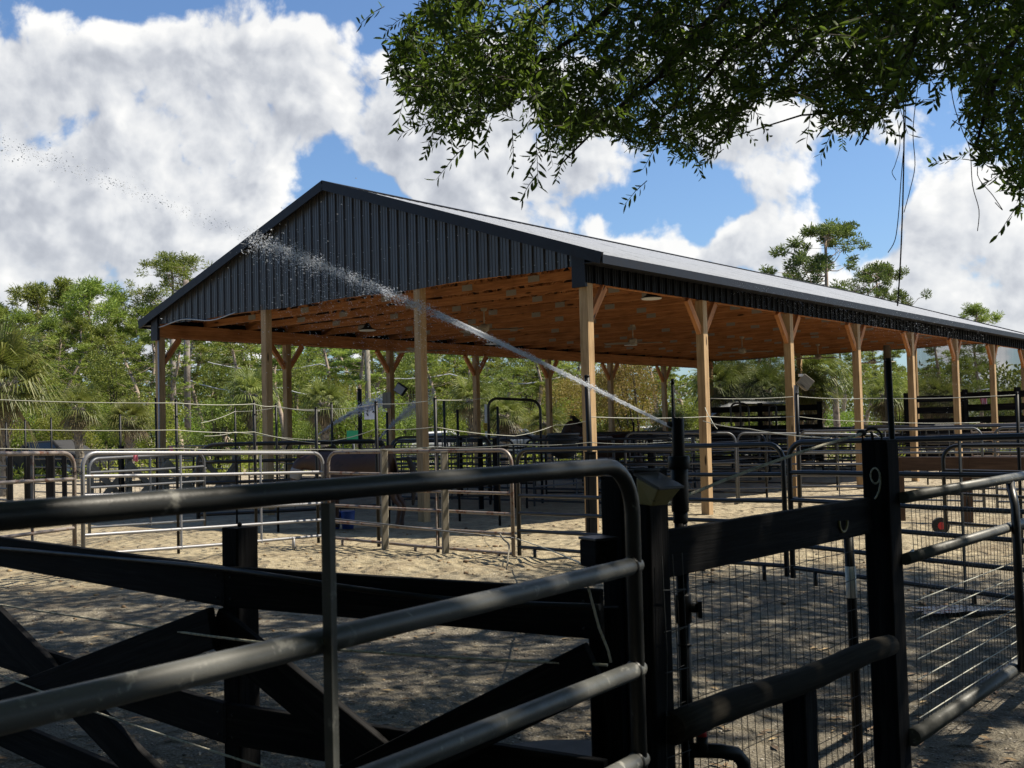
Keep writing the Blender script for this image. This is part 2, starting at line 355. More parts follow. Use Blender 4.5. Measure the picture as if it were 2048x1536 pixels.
def npmesh(name, V, F, mat, parent=None, smooth=False):
    o_ = np.array(ORG.get(parent.name, (0, 0, 0))) if parent else np.zeros(3)
    me = bpy.data.meshes.new(name); V = np.asarray(V, 'f')-o_; F = np.asarray(F, 'i'); k = F.shape[1]
    me.vertices.add(len(V)); me.vertices.foreach_set('co', V.astype('f').ravel())
    me.loops.add(F.size); me.loops.foreach_set('vertex_index', F.ravel())
    me.polygons.add(len(F)); me.polygons.foreach_set('loop_start', np.arange(0, F.size, k, dtype='i')); me.polygons.foreach_set('loop_total', np.full(len(F), k, 'i'))
    me.polygons.foreach_set('use_smooth', np.full(len(F), smooth)); me.update(calc_edges=True); me.validate()
    me.materials.append(MATS[mat]); ob = bpy.data.objects.new(name, me); COL.objects.link(ob)
    if parent: ob.parent = parent; ORG[ob.name] = tuple(o_)
    return ob
THINGS = []
def tag(o, label, cat, group=None, kind=None, px=None):
    if label: o['label'] = label
    if cat: o['category'] = cat
    if group: o['group'] = group
    if kind: o['kind'] = kind
    THINGS.append((o, px)); return o
def thing(name, loc, label, cat, group=None, px=None):
    o = bpy.data.objects.new(name, None); o.empty_display_size = .1; COL.objects.link(o); o.location = loc; ORG[o.name] = tuple(loc)
    if px is None: px = proj(loc)[0]
    return tag(o, label, cat, group, None, px)
def clone(root, loc, rz=0, s=1.0, label=None, group=None, px=None):
    c = root.copy(); COL.objects.link(c); c.location = loc; c.rotation_euler = (0, 0, rz); c.scale = (s, s, s) if not hasattr(s, '__len__') else s
    def rec(a, b):
        for ch in [q for q in bpy.data.objects if q.parent == a]:
            k = ch.copy(); COL.objects.link(k); k.parent = b; rec(ch, k)
    rec(root, c)
    if label: c['label'] = label
    if group: c['group'] = group
    THINGS.append((c, proj(loc)[0] if px is None else px)); return c
def where(px):
    e = [320, 532, 840, 1180, 1401, 1574, 1711, 1821, 1910, 1985]
    t = ["left of the pavilion", "between gable posts one and two", "between gable posts two and three", "between gable posts three and four",
         "just right of the corner post", "between long-side posts two and three", "between long-side posts three and four",
         "between long-side posts four and five", "between long-side posts five and six", "between long-side posts six and seven", "at the far right"]
    return t[sum(px > q for q in e)]
def fbm(x, y, sc_=1.0, oct_=5, seed=0):
    r = np.zeros_like(x, dtype=float); amp = 1; tot = 0
    for o in range(oct_):
        X = x*sc_*2**o + seed*17.3; Y = y*sc_*2**o - seed*9.1; xi = np.floor(X); yi = np.floor(Y); xf = X-xi; yf = Y-yi
        h = lambda a, b: np.modf(np.abs(np.sin(a*127.1+b*311.7+seed)*43758.5453))[0]
        u = xf*xf*(3-2*xf); w = yf*yf*(3-2*yf)
        r += amp*((h(xi, yi)*(1-u)+h(xi+1, yi)*u)*(1-w)+(h(xi, yi+1)*(1-u)+h(xi+1, yi+1)*u)*w); tot += amp; amp *= .5
    return r/tot-.5

# ------------------------------------------------------------------ ground
def axis(segs):
    a = []
    for s0, s1, st in segs: a += list(np.arange(s0, s1, st))
    return np.array(a+[segs[-1][1]])
gx = axis([(-900, -100, 100), (-100, -20, 8), (-20, -6, .25), (-6, 6, .07), (6, 20, .25), (20, 100, 8), (100, 900, 100)])
gy = axis([(-60, -4, 4), (-4, 1.5, .4), (1.5, 9, .06), (9, 18, .09), (18, 46, .5), (46, 120, 6), (120, 1400, 120)])
def gheight(X, Y):
    X = np.asarray(X, float); Y = np.asarray(Y, float)
    near = np.clip((60-Y)/30, 0, 1)*np.clip((40-np.abs(X))/20, 0, 1)
    hh = .05*fbm(X, Y, .45, 3, 1) + .05*fbm(X, Y, 1.6, 3, 5) + .022*fbm(X, Y, 6, 3, 9)
    hum = np.exp(-((Y-12.6)/1.3)**2)*np.exp(-((X+.6)/4.2)**2)
    hh += hum*(.10*np.abs(fbm(X, Y, 2.6, 4, 3))*2)
    return hh*near
GX, GY = np.meshgrid(gx, gy); GZ = gheight(GX, GY)
V = np.stack([GX, GY, GZ], -1).reshape(-1, 3); nx = len(gx); ny = len(gy)
I = (np.arange(ny-1)[:, None]*nx+np.arange(nx-1)[None]).ravel(); F = np.stack([I, I+1, I+1+nx, I+nx], -1)
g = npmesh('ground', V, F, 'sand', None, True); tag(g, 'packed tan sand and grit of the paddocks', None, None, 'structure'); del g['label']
def gz(x, y): return float(gheight(np.array([x]), np.array([y]))[0])
mb = MB(); mb.box((0, 52, .03), (200, 7, .02)); r_ = mb.build('road', 'asphalt'); r_['kind'] = 'structure'

# puddle + wet soil around it
def patch(name, mat, c, rx, ry, z, kind, seed, n_=40):
    vs = [(c[0], c[1], z)]
    for i in range(n_):
        a = 2*math.pi*i/n_; k = 1+.28*math.sin(3*a+seed)+.16*math.sin(7*a+seed*2)+.08*random.uniform(-1, 1)
        vs.append((c[0]+rx*k*math.cos(a), c[1]+ry*k*math.sin(a), z))
    mb = MB(); mb.add(vs, [(0, i+1, (i+1) % n_+1) for i in range(n_)]); o = mb.build(name, mat); o['kind'] = kind; return o
pc = gnd(1925, 1226)
patch('puddle', 'puddle', (pc.x, pc.y), .42, .16, .034, 'structure', 2)
# gravel and litter as uncountable ground cover
def stones(name, n_, region, smin, smax, mat='stone', seed=1):
    rs = np.random.RandomState(seed); t = (1+5**.5)/2
    base = np.array([(-1, t, 0), (1, t, 0), (-1, -t, 0), (1, -t, 0), (0, -1, t), (0, 1, t), (0, -1, -t), (0, 1, -t), (t, 0, -1), (t, 0, 1), (-t, 0, -1), (-t, 0, 1)])/1.9
    fc = np.array([(0, 11, 5), (0, 5, 1), (0, 1, 7), (0, 7, 10), (0, 10, 11), (1, 5, 9), (5, 11, 4), (11, 10, 2), (10, 7, 6), (7, 1, 8), (3, 9, 4), (3, 4, 2), (3, 2, 6), (3, 6, 8), (3, 8, 9), (4, 9, 5), (2, 4, 11), (6, 2, 10), (8, 6, 7), (9, 8, 1)])
    P = region(rs, n_); sz = smin+(smax-smin)*rs.rand(n_)**2.2
    S = np.stack([sz*(.8+.5*rs.rand(n_)), sz*(.7+.3*rs.rand(n_)), sz*(.45+.2*rs.rand(n_))], -1)
    a = rs.rand(n_)*6.28; B = base[None]*S[:, None]*.5*(.85+.3*rs.rand(n_, 12, 1)); ca, sa = np.cos(a)[:, None], np.sin(a)[:, None]
    Vv = np.stack([B[..., 0]*ca-B[..., 1]*sa, B[..., 0]*sa+B[..., 1]*ca, B[..., 2]], -1)
    Z = gheight(P[:, 0], P[:, 1])+S[:, 2]*.18; Vv += np.stack([P[:, 0], P[:, 1], Z], -1)[:, None]
    Fv = fc[None]+(np.arange(n_)*12)[:, None, None]
    o = npmesh(name, Vv.reshape(-1, 3), Fv.reshape(-1, 3), mat, None, True); o['kind'] = 'stuff'; return o
def reg_near(rs, n_):
    Y = 2.6+6*rs.rand(n_)**1.7; X = (-.52+1.05*rs.rand(n_))*Y; return np.stack([X, Y], -1)
def reg_pebble(rs, n_):
    Y = 2.9+1.9*rs.rand(n_); X = -.50*Y+rs.rand(n_)**1.4*1.3; return np.stack([X, Y], -1)
stones('gravel', 9000, reg_near, .006, .022, seed=2)
stones('river_pebbles', 2600, reg_pebble, .015, .05, seed=3)
def reg_mid(rs, n_): return np.stack([-6+11*rs.rand(n_), 8+9*rs.rand(n_)], -1)
stones('manure_crumbs', 260, reg_mid, .03, .075, 'litter', 8)
rs = np.random.RandomState(5); nl = 2600; Yl = 2.6+11*rs.rand(nl)**1.5; Xl = (-.5+1.05*rs.rand(nl))*Yl; al = rs.rand(nl)*6.28; L_ = .02+.03*rs.rand(nl); W_ = L_*.32
q = np.array([(-.5, 0, 0), (0, -.5, .1), (.5, 0, 0), (0, .5, .1)]); 
VV = np.stack([q[None, :, 0]*L_[:, None]*2, q[None, :, 1]*W_[:, None]*2, q[None, :, 2]*L_[:, None]], -1); ca, sa = np.cos(al)[:, None], np.sin(al)[:, None]
VV = np.stack([VV[..., 0]*ca-VV[..., 1]*sa, VV[..., 0]*sa+VV[..., 1]*ca, VV[..., 2]], -1)+np.stack([Xl, Yl, gheight(Xl, Yl)+.008], -1)[:, None]
o = npmesh('fallen_leaves', VV.reshape(-1, 3), np.arange(nl*4).reshape(-1, 4), 'litter'); o['kind'] = 'stuff'

# ------------------------------------------------------------------ pavilion
B0 = Vector((1.1295, 15.9713, 0)); BX = Vector((.7712, -.6366, 0)); BY = Vector((.6366, .7712, 0)); ZZ = Vector((0, 0, 1))
BW, BL, NB, HH, ZM, ZR = 11.2247, 3.4031, 7, 3.66, 3.942, 6.05
F1x, F2x = -7.58, -3.44; SL = (ZR-4.0)/(BW/2+.45)
def bw(x, y, z): return B0+BX*x+BY*y+ZZ*z
def roofz(x): return ZR-abs(x+BW/2)*SL
pav = thing('pavilion', bw(-BW/2, 0, 0), 'long open-sided timber pavilion with dark ribbed metal gable and grey metal roof', 'pavilion', px=700)
PT = .15
def post(x, y, z1, label=None, mat='treated'):
    mb = MB(); mb.beam(bw(x, y, -.1), bw(x, y, z1), PT, PT, BY); o = mb.build('post', mat, pav, .006)
    return o
def brace(x, y, s, xo=0):
    mb = MB(); mb.beam(bw(x+xo, y+s*.06, HH-.56), bw(x+xo, y+s*.47, HH-.02), .075, .11, BY.cross(BX)); mb.build('knee_brace', 'orangewood', pav)
for k in range(NB+1):
    for x in (0, -BW):
        post(x, k*BL, HH, mat='treated')
        if k < NB: brace(x, k*BL, 1)
        if k > 0: brace(x, k*BL, -1)
for y in (0, NB*BL):
    for x in (F1x, F2x): post(x, y, ZM+.1)
for x in (0, -BW):
    for i, dx in enumerate((-.055, .055)):
        mb = MB(); mb.beam(bw(x+dx, -.08, (HH+ZM)/2), bw(x+dx, NB*BL+.08, (HH+ZM)/2), .045, ZM-HH-.004, ZZ); mb.build('header_beam', 'orangewood', pav)
# trusses, three per bay, with galvanised plates
ntr = NB*3+1
for t in range(ntr):
    y = t*BL/3 + (.03 if t == 0 else (-.03 if t == ntr-1 else 0)); mb = MB()
    mb.beam(bw(-BW-.02, y, ZM+.07), bw(.02, y, ZM+.07), .04, .14, ZZ)
    for sgn, xe in ((1, .03), (-1, -BW-.03)):
        mb.beam(bw(xe, y, roofz(xe)-.14), bw(-BW/2, y, ZR-.14), .04, .14, ZZ)
    mb.beam(bw(-BW/2, y+.001, ZM+.14), bw(-BW/2, y+.001, ZR-.2), .036, .09, BX)
    for sgn in (-1, 1):
        for a_, b_ in ((.5, 1.5), (1.5, 2.6), (2.6, 3.8)):
            x0 = -BW/2+sgn*a_; x1 = -BW/2+sgn*b_
            mb.beam(bw(x0-sgn*.5, y+.002, ZM+.14), bw(x1-sgn*.4, y+.002, roofz(x1-sgn*.4)-.21), .034, .085, ZZ)
            mb.beam(bw(x1-sgn*.4, y-.002, roofz(x1-sgn*.4)-.21), bw(x1+sgn*.1, y-.002, ZM+.14), .034, .085, ZZ)
    tr_ = mb.build('truss', 'orangewood', pav)
    rr = random.Random(t)
    for x in (-1.6, -3.6, -5.6, -7.6, -9.5): 
        xx = x+rr.uniform(-.35, .35)
        if t > 0: pl = MB(); pl.box(bw(xx, y-.0225, ZM+.085), (.24, .006, .105), Matrix((BX, BY, ZZ)).transposed()); pl.build('truss_plate', 'plate', tr_)
for i in range(9):
    for sgn in (-1, 1):
        x = -BW/2+sgn*(.25+i*.68); mb = MB(); mb.beam(bw(x, -.02, roofz(x)-.045), bw(x, NB*BL+.02, roofz(x)-.045), .09, .038, BX.cross(BY)+BX*sgn*SL); mb.build('purlin', 'orangewood', pav)
# gable cladding (ribbed sheet), front and back
def ribs(a, b, step=.225):
    out = []; x = a
    while x < b-1e-3:
        for dx, dz in ((0, 0), (.012, .032), (.038, .032), (.05, 0), (.092, 0), (.098, .008), (.112, .008), (.118, 0), (.160, 0), (.166, .008), (.180, .008), (.186, 0)):
            if x+dx < b: out.append((x+dx, dz))
        x += step
    out.append((b, 0)); return out
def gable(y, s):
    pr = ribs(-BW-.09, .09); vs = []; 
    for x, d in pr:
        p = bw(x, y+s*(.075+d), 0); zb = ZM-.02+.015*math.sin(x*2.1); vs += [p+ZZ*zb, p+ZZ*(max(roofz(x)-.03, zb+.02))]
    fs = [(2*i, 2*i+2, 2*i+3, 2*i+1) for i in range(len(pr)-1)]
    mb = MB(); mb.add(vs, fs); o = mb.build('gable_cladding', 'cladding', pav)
    sm = MB(); 
    for x, d in pr[::12]:
        for zz in (ZM+.08, ZM+.75, ZM+1.4):
            if zz < roofz(x)-.1: sm.box(bw(x+.07, y+s*.079, zz), (.014, .008, .014), Matrix((BX, BY, ZZ)).transposed())
    sm.build('screws', 'offgrey', o); return o
gable(0, -1); gable(NB*BL, 1)
# side skirts
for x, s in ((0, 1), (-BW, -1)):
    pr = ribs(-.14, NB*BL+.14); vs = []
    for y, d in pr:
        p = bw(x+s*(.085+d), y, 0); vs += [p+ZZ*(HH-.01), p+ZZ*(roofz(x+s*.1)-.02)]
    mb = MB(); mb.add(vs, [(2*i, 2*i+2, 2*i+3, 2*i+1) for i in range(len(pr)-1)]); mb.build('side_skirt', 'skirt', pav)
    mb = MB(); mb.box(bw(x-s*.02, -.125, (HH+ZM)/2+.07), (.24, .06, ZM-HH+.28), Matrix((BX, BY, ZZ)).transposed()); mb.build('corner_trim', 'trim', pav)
# roof slopes
OV = .45; YF, YB = -.22, NB*BL+.22
for s in (1, -1):
    pr = ribs(YF, YB, .225); xe = -BW/2+s*(BW/2+OV); vs = []
    nrm = (ZZ+BX*(s*SL)).normalized()
    for y, d in pr:
        vs += [bw(-BW/2, y, ZR)+nrm*(d*.35+.006), bw(xe, y, roofz(xe))+nrm*(d*.35+.006)]
    fs = [(2*i, 2*i+1, 2*i+3, 2*i+2) if s < 0 else (2*i, 2*i+2, 2*i+3, 2*i+1) for i in range(len(pr)-1)]
    mb = MB(); mb.add(vs, fs); rf = mb.build('roof', 'roofmetal', pav)
    mb = MB(); xm = -BW/2+s*.06; mb.add([bw(xm, YF+.03, roofz(xm)-.014), bw(xm, YB-.03, roofz(xm)-.014), bw(xe-s*.03, YB-.03, roofz(xe-s*.03)-.014), bw(xe-s*.03, YF+.03, roofz(xe-s*.03)-.014)], [(0, 1, 2, 3)]); mb.build('underside', 'dark_underside', rf)
    mb = MB(); mb.beam(bw(xe+s*.012, YF, roofz(xe)-.055), bw(xe+s*.012, YB, roofz(xe)-.055), .02, .13, ZZ); mb.build('eave_trim', 'trim', rf)
    mb = MB(); mb.beam(bw(xe-s*.20, YF+.03, roofz(xe)-.075), bw(xe-s*.20, YB, roofz(xe)-.075), .34, .012, ZZ); mb.build('soffit', 'trim', rf)
    for y in (YF, YB):
        mb = MB(); mb.beam(bw(-BW/2, y, ZR-.04), bw(xe, y, roofz(xe)-.04), .035, .17, ZZ); mb.build('rake_trim', 'trim', rf)
mb = MB(); 
for s in (1, -1): mb.beam(bw(-BW/2+s*.11, YF-.02, ZR+.0), bw(-BW/2+s*.11, YB+.02, ZR+.0), .24, .02, ZZ+BX*s*SL)
mb.build('ridge_cap', 'trim', pav)
# conduit on left corner post
mb = MB(); mb.tube([bw(-BW+.09, -.1, 0), bw(-BW+.09, -.1, 3.6)], .018, 8); mb.build('conduit', 'offgrey', pav)
mb = MB(); P_ = [bw(x, -.11, ZM-.03-.05*math.sin((x+9.7)*3.1)) for x in np.linspace(-BW+.1, -8.4, 14)]; mb.tube(P_, .012, 6); mb.build('cable', 'offgrey', pav)
# shade cloths at the far gable
def cloth(x0, x1, zb0, zb1, label):
    n_ = 24; vs = []
    for i in range(n_+1):
        f = i/n_; x = x0+(x1-x0)*f; w = .05*math.sin(f*23)
        zb = zb0+(zb1-zb0)*f+.25*math.sin(f*math.pi)
        vs += [bw(x, NB*BL+.14+w, zb), bw(x, NB*BL+.14+w*.3, ZM)]
    mb = MB(); mb.add(vs, [(2*i, 2*i+2, 2*i+3, 2*i+1) for i in range(n_)]); o = mb.build('shade_cloth', 'shadecloth'); tag(o, label, 'shade cloth', 'shade cloths hung at the far end', px=proj(vs[n_])[0])
cloth(-BW+.1, -7.7, 1.6, 2.0, 'grey see-through shade cloth hung at the far end, left one, beside the brown palms')
cloth(-3.4, -.1, 1.2, 1.2, 'grey see-through shade cloth hung at the far right end, sky behind it')

# ceiling fans and lamps
def fan(x, y, ang, lab):
    c = bw(x, y, ZM); t = thing('ceiling_fan', c, lab, 'ceiling fan', 'ceiling fans under the pavilion roof')
    mb = MB(); mb.tube([c, c-ZZ*.34], .014, 8); mb.tube([c-ZZ*.01, c-ZZ*.07], [.07, .05], 12); mb.build('rod', 'fanpaint', t)
    mb = MB(); mb.tube([c-ZZ*.33, c-ZZ*.36, c-ZZ*.46, c-ZZ*.49], [.06, .10, .10, .05], 16); mb.build('motor', 'fanpaint', t)
    for i in range(3):
        a = ang+i*2.094; d = Vector((math.cos(a), math.sin(a), 0)); mb = MB(); mb.beam(c-ZZ*.44+d*.08, c-ZZ*.42+d*.78, .12, .012, ZZ+d.cross(ZZ)*.25); mb.build('blade', 'fanpaint', t)
for i, (x, y, a) in enumerate([(-4.7, 3.1, .15), (-4.8, 8.6, .4), (-4.8, 14.1, .25), (-4.7, 18.9, .5), (-4.7, 23.4, .1), (-9.4, 6.0, .3)]):
    fan(x, y, a, 'white three-bladed ceiling fan, ' + ['the nearest one, beside the water jet', 'second one along the roof, right of the corner post', 'third one along the roof', 'fourth one along the roof', 'the farthest one along the roof', 'over the left side of the pavilion'][i])
for i, (px, py, Y, lab) in enumerate([(1303, 604, 19.1, 'flat round lamp with pale underside high up right of the corner post'), (985, 693, 28.4, 'flat round lamp low in the ceiling behind the water jet'), (735, 667, 23.8, 'flat round lamp on the left side of the ceiling'), (1262, 706, 30, 'flat round lamp near the far header beam')]):
    c = at(px, py, Y); c.z = ZM-.16; t = thing('round_lamp', c, lab, 'lamp', 'round ceiling lamps')
    mb = MB(); mb.tube([c+ZZ*.16, c+ZZ*.05, c], [.03, .10, .2], 16); mb.build('housing', 'rubber', t); mb = MB(); mb.tube([c-ZZ*.002, c-ZZ*.02], [.19, .17], 16); mb.build('lens', 'white', t)
# floodlight and board on a left-row post (seen between second and third gable posts)
c = bw(-BW+.12, 2*BL, 2.62); t = thing('floodlight', c, 'black square floodlight tilted down on a back post, seen left of the third gable post', 'floodlight')
mb = MB(); mb.beam(c, c+BX*.2-BY*.05, .03, .03); mb.build('bracket', 'rubber', t)
mb = MB(); mb.box(c+BX*.36-BY*.1, (.34, .07, .26), Matrix.Rotation(.6, 3, 'Y') @ Matrix.Rotation(R(-30), 3, 'Z')); mb.build('housing', 'rubber', t, .01)
mb = MB(); mb.box(c+BX*.36-BY*.145-ZZ*.0, (.28, .01, .2), Matrix.Rotation(.6, 3, 'Y') @ Matrix.Rotation(R(-30), 3, 'Z')); mb.build('lens', 'offgrey', t)
c = bw(-BW-.05, 2*BL-.09, 2.35); o = MB().box(c, (.3, .04, .42), Matrix((BX, BY, ZZ)).transposed()).build('notice_board', 'greywood', None, .005); tag(o, 'small grey-green board fixed to a back post below the floodlight', 'board', px=775)

# ------------------------------------------------------------------ fences, panels, gates
def arcpath(p0t, p1t, p0b, p1b, r):
    """rounded frame: up at p0, along top, down at p1"""
    d = (p1t-p0t).normalized(); u0 = (p0t-p0b).normalized(); u1 = (p1t-p1b).normalized(); out = [p0b]
    for i in range(7):
        a = math.pi/2*i/6; out.append(p0t-u0*r*(1-math.sin(a))+d*r*(1-math.cos(a)))
    for i in range(7):
        a = math.pi/2*(1-i/6); out.append(p1t-u1*r*(1-math.sin(a))-d*r*(1-math.cos(a)))
    out.append(p1b); return out
def panel(label, a, b, fr, mat, ups=(), r=.022, rc=.16, feet=(), name='pipe_fence', cat='fence panel', group='pipe panels of the pens', upmat=None, extra_bottom=.1):
    """a,b = (px, ytop, ybottom-rail, depth)"""
    def col(e):
        px, yt, yb, Z = e; pt = at(px, yt, Z); zb = at(px, yb, Z).z; return pt, Vector((pt.x, pt.y, zb))
    at_, ab = col(a); bt, bb = col(b); base = Vector(((at_.x+bt.x)/2, (at_.y+bt.y)/2, 0)); t = thing(name, base, label, cat, group, px=(max(0, min(2048, a[0]))+max(0, min(2048, b[0])))/2)
    lo = lambda p: Vector((p.x, p.y, max(0, p.z-extra_bottom)))
    mb = MB(); mb.tube(arcpath(at_, bt, lo(ab), lo(bb), rc), r, 10, True); mb.build('frame', mat, t)
    for f in fr:
        mb = MB(); p = at_.lerp(ab, f); q = bt.lerp(bb, f); mid = (p+q)/2-ZZ*random.uniform(0, .012); mb.tube([p, mid, q], r*.82, 8, False); mb.build('rail', mat, t)
    for u in ups:
        mb = MB(); p = at_.lerp(bt, u); q = ab.lerp(bb, u); mb.beam(lo(q)*0+q-ZZ*.03, p, .032, .012, (bt-at_).normalized()); mb.build('upright', upmat or mat, t)
    for u in feet:
        mb = MB(); q = ab.lerp(bb, u); mb.tube([q, Vector((q.x, q.y, -.02))], r*.8, 8); mb.build('foot', mat, t)
    return t
FR6 = (.2, .4, .6, .8, 1.0)
panel('silver pipe panel with rounded corners standing left of the centre, in the sunlight', (165, 906, 1110, 12.0), (645, 906, 1071, 14.7), (.23, .42, .61, .81, 1.0), 'galvpipe', (.36, .70), feet=(.1, .85), r=.024)
panel('dark weathered pipe panel at the left edge of the picture with a rounded corner', (-380, 912, 1190, 9.0), (148, 906, 1106, 11.9), (.26, .48, .75, 1.0), 'rustpipe', (.55, .8), r=.024)
panel('tan weathered pipe panel in front of the dark horse', (656, 905, 1075, 14.7), (1022, 900, 1108, 12.9), (.24, .42, .62, .81, 1.0), 'rustpipe', (.32, .62), feet=(.08, .5, .93), r=.024)
panel('long black pipe panel in front of the front corner post', (1034, 900, 1094, 12.8), (1565, 888, 1132, 10.4), (.25, .47, .65, .83, 1.0), 'blackpipe', (), feet=(.07, .93), r=.025)
panel('black pipe panel behind the post with the number nine, running off to the right', (1577, 885, 1135, 10.3), (2420, 862, 1250, 7.6), (.24, .46, .64, .82, 1.0), 'blackpipe', (.48,), feet=(.07, .5), r=.026)
# latch chains between panels
for i, (px, y0, Z, lab) in enumerate([(155, 945, 11.9, 'short chain joining the two leftmost pipe panels'), (649, 955, 14.6, 'short chain joining the silver and tan panels'), (1028, 1075, 12.8, 'bunched chain at the bottom between tan and black panels')]):
    mb = MB()
    for k in range(9):
        c = at(px-8+k*2, y0+3*math.sin(k*1.2), Z-.03); mb.tube([c+Vector((.014*math.cos(a), 0, .009*math.sin(a))) for a in np.linspace(0, 6.28, 8)], .003, 5, False)
    tag(mb.build('chain', 'darkwire'), lab, 'chain', 'latch chains on the panels', px=px)
# slim support poles & timber posts in the pens  (px, ytop, ybase, width px, mat)
def pole(px, yt, yb, Z, wpx, mat='pvc', px2=None, name='fence_pole', lab=None, sq=False, cat='pole', group='slim poles rising from the pens'):
    p = at(px2 if px2 else px+ (yb-yt)*.02, yb, Z); q = at(px, yt, Z); mb = MB(); w = wpx/FPX*Z; p = Vector((p.x, p.y, 0))
    if sq: mb.beam(p, q, w, w, (1, .3, 0), w*.08)
    else: mb.tube([p, p.lerp(q, .5), q], w/2, 8)
    t = thing(name, p, lab, cat, group, px=px); mb.build('shaft', mat, t)
    cb = MB(); cb.tube([q-ZZ*.004, q+ZZ*.012], [w/2*1.15, w/2*.8], 8) if not sq else cb.beam(q-ZZ*.002, q+ZZ*.012, w*1.06, w*1.06, (1, .3, 0))
    cb.build('cap', mat, t); return t
POLES = [(352, 800, 1000, 14.2, 6), (508, 803, 1000, 15.0, 6), (552, 808, 960, 17, 5), (470, 815, 960, 18, 4), (632, 816, 1000, 15, 6), (663, 806, 970, 17, 5),
         (752, 804, 1080, 14.4, 7), (774, 826, 960, 18, 5), (870, 797, 1083, 13.6, 7), (888, 803, 980, 16, 5), (915, 820, 960, 18, 5), (995, 814, 980, 17, 5),
         (240, 830, 1000, 20, 5), (311, 797, 1000, 21, 4), (102, 836, 1000, 22, 4), (50, 840, 1000, 22, 4), (12, 845, 1000, 22, 4), (1267, 845, 940, 24, 4), (1594, 787, 960, 17, 7), (2034, 786, 940, 12, 7)]
DESC = {352: 'bent', 752: 'tallest left', 870: 'thick', 1594: 'thick', 2034: 'thick'}
for p_ in POLES: pole(*p_, lab=f'{DESC.get(p_[0], "slim")} black pole, seen {where(p_[0])}')
pole(1174, 752, 905, 12.6, 11, px2=1181, lab='thick black pole beside the front corner post')
pole(1181, 905, 1084, 12.6, 18, 'blackwood', px2=1184, sq=True, lab='square black post against the lower front corner post', cat='post', group=None, name='fence_post')
pole(888, 905, 1086, 13.4, 13, 'greywood', px2=891, sq=True, lab='weathered square post behind the tan panel, right one', cat='post', group='square posts behind the tan panel', name='fence_post')
pole(768, 900, 1078, 14.0, 13, 'greywood', px2=770, sq=True, lab='weathered square post behind the tan panel, left one', cat='post', group='square posts behind the tan panel', name='fence_post')

# rows of pens in and beyond the pavilion
panel('grey pipe panel under the long side, with pale lit rails', (1250, 866, 1008, 20.5), (1470, 866, 1000, 20.5), (.24, .44, .62, .82, 1.0), 'greypipe', (.5,), feet=(.02, .98))
panel('grey pipe panel right of the second long-side post', (1474, 866, 998, 20.7), (1760, 869, 990, 20.9), (.27, .48, .66, .84, 1.0), 'greypipe', (.35, .7), feet=(.02, .98))
panel('dull pipe panel behind the fourth to sixth long-side posts', (1700, 852, 940, 30), (2046, 850, 940, 30), (.3, .55, .8, 1.0), 'greypipe', (.3, .6))
panel('black pipe panel in front of the red-brown horse', (1090, 868, 985, 22.5), (1340, 863, 985, 22.5), (.25, .5, .75, 1.0), 'blackpipe', (.5,))
panel('small black gate under the tall pipe arch', (986, 871, 990, 21.5), (1068, 871, 990, 21.5), (.2, .4, .6, .8, 1.0), 'blackpipe', (.33, .66), rc=.2, name='pipe_gate', cat='gate', group=None)
panel('black pipe panel seen between third and fourth gable posts', (784, 875, 1000, 19.5), (980, 872, 990, 20.5), (.18, .36, .55, .75, 1.0), 'blackpipe', (.25, .5, .75), rc=.2)
panel('heavy black pipe panel behind the dark horse', (395, 890, 1030, 18), (775, 881, 1010, 18.6), (.25, .55, 1.0), 'blackpipe', (.5,), r=.035, rc=.3)
panel('grey pipe panel behind the left silver panel', (178, 918, 1055, 15.5), (408, 906, 1040, 17.5), (.2, .42, .62, .82, 1.0), 'greypipe', (.5,))
panel('tall black pipe arch over a small gate in the centre', (976, 796, 1000, 22), (1080, 801, 1000, 22), (), 'blackpipe', (), r=.028, rc=.2, name='pipe_arch', cat='arch', group=None)
panel('black pipe arch left of the far board fence, lower one', (1461, 806, 930, 34), (1497, 807, 930, 34), (), 'blackpipe', (), r=.03, rc=.2, name='pipe_arch', cat='arch', group='far pipe arches')
panel('black pipe arch beside the second long-side post, higher one', (1420, 796, 930, 34), (1480, 796, 930, 34), (), 'blackpipe', (), r=.03, rc=.2, name='pipe_arch', cat='arch', group='far pipe arches')
panel('black pipe arch right of the far board fence', (1538, 811, 930, 36), (1552, 811, 930, 36), (), 'blackpipe', (), r=.03, rc=.1, name='pipe_arch', cat='arch', group='far pipe arches')
panel('black gate with a red-hubbed wheel behind the right pipe gate', (1885, 892, 1045, 12), (2300, 888, 1075, 11), (.32, .62, 1.0), 'blackpipe', (.5,), name='pipe_gate', cat='gate', group=None)
def gridpen(x0, x1, y0, y1, mat, tag_, ht=1.3, rails=5):
    p = bw(x0, y0, 0); q = bw(x1, y1, 0); base = (p+q)/2; cx = proj(base+ZZ)[0]
    t = thing('pipe_fence', base, f'{tag_} pipe panel, seen {where(cx)}', 'fence panel', 'pipe panels under the pavilion roof', px=cx)
    mb = MB(); mb.tube(arcpath(p+ZZ*ht, q+ZZ*ht, p, q, .15), .022, 8); mb.build('frame', mat, t)
    for k in range(rails):
        z = .15+(ht-.15)*k/rails; mb = MB(); mb.tube([p+ZZ*z, q+ZZ*z], .018, 6, False); mb.build('rail', mat, t)
    mb = MB(); mb.beam(base+ZZ*.12, base+ZZ*ht, .03, .012, (q-p).normalized()); mb.build('upright', mat, t)
rnd = random.Random(3)
for k in (1, 2, 3, 4, 5, 6, 7):
    for j in range(3):
        x0 = -BW+.3+j*3.6; gridpen(x0, x0+3.3, k*BL-.3, k*BL-.3, rnd.choice(['blackpipe', 'greypipe', 'blackpipe']), ['front', 'near', 'inner', 'middle', 'deep', 'deeper', 'rearmost'][k-1]+' cross-row')
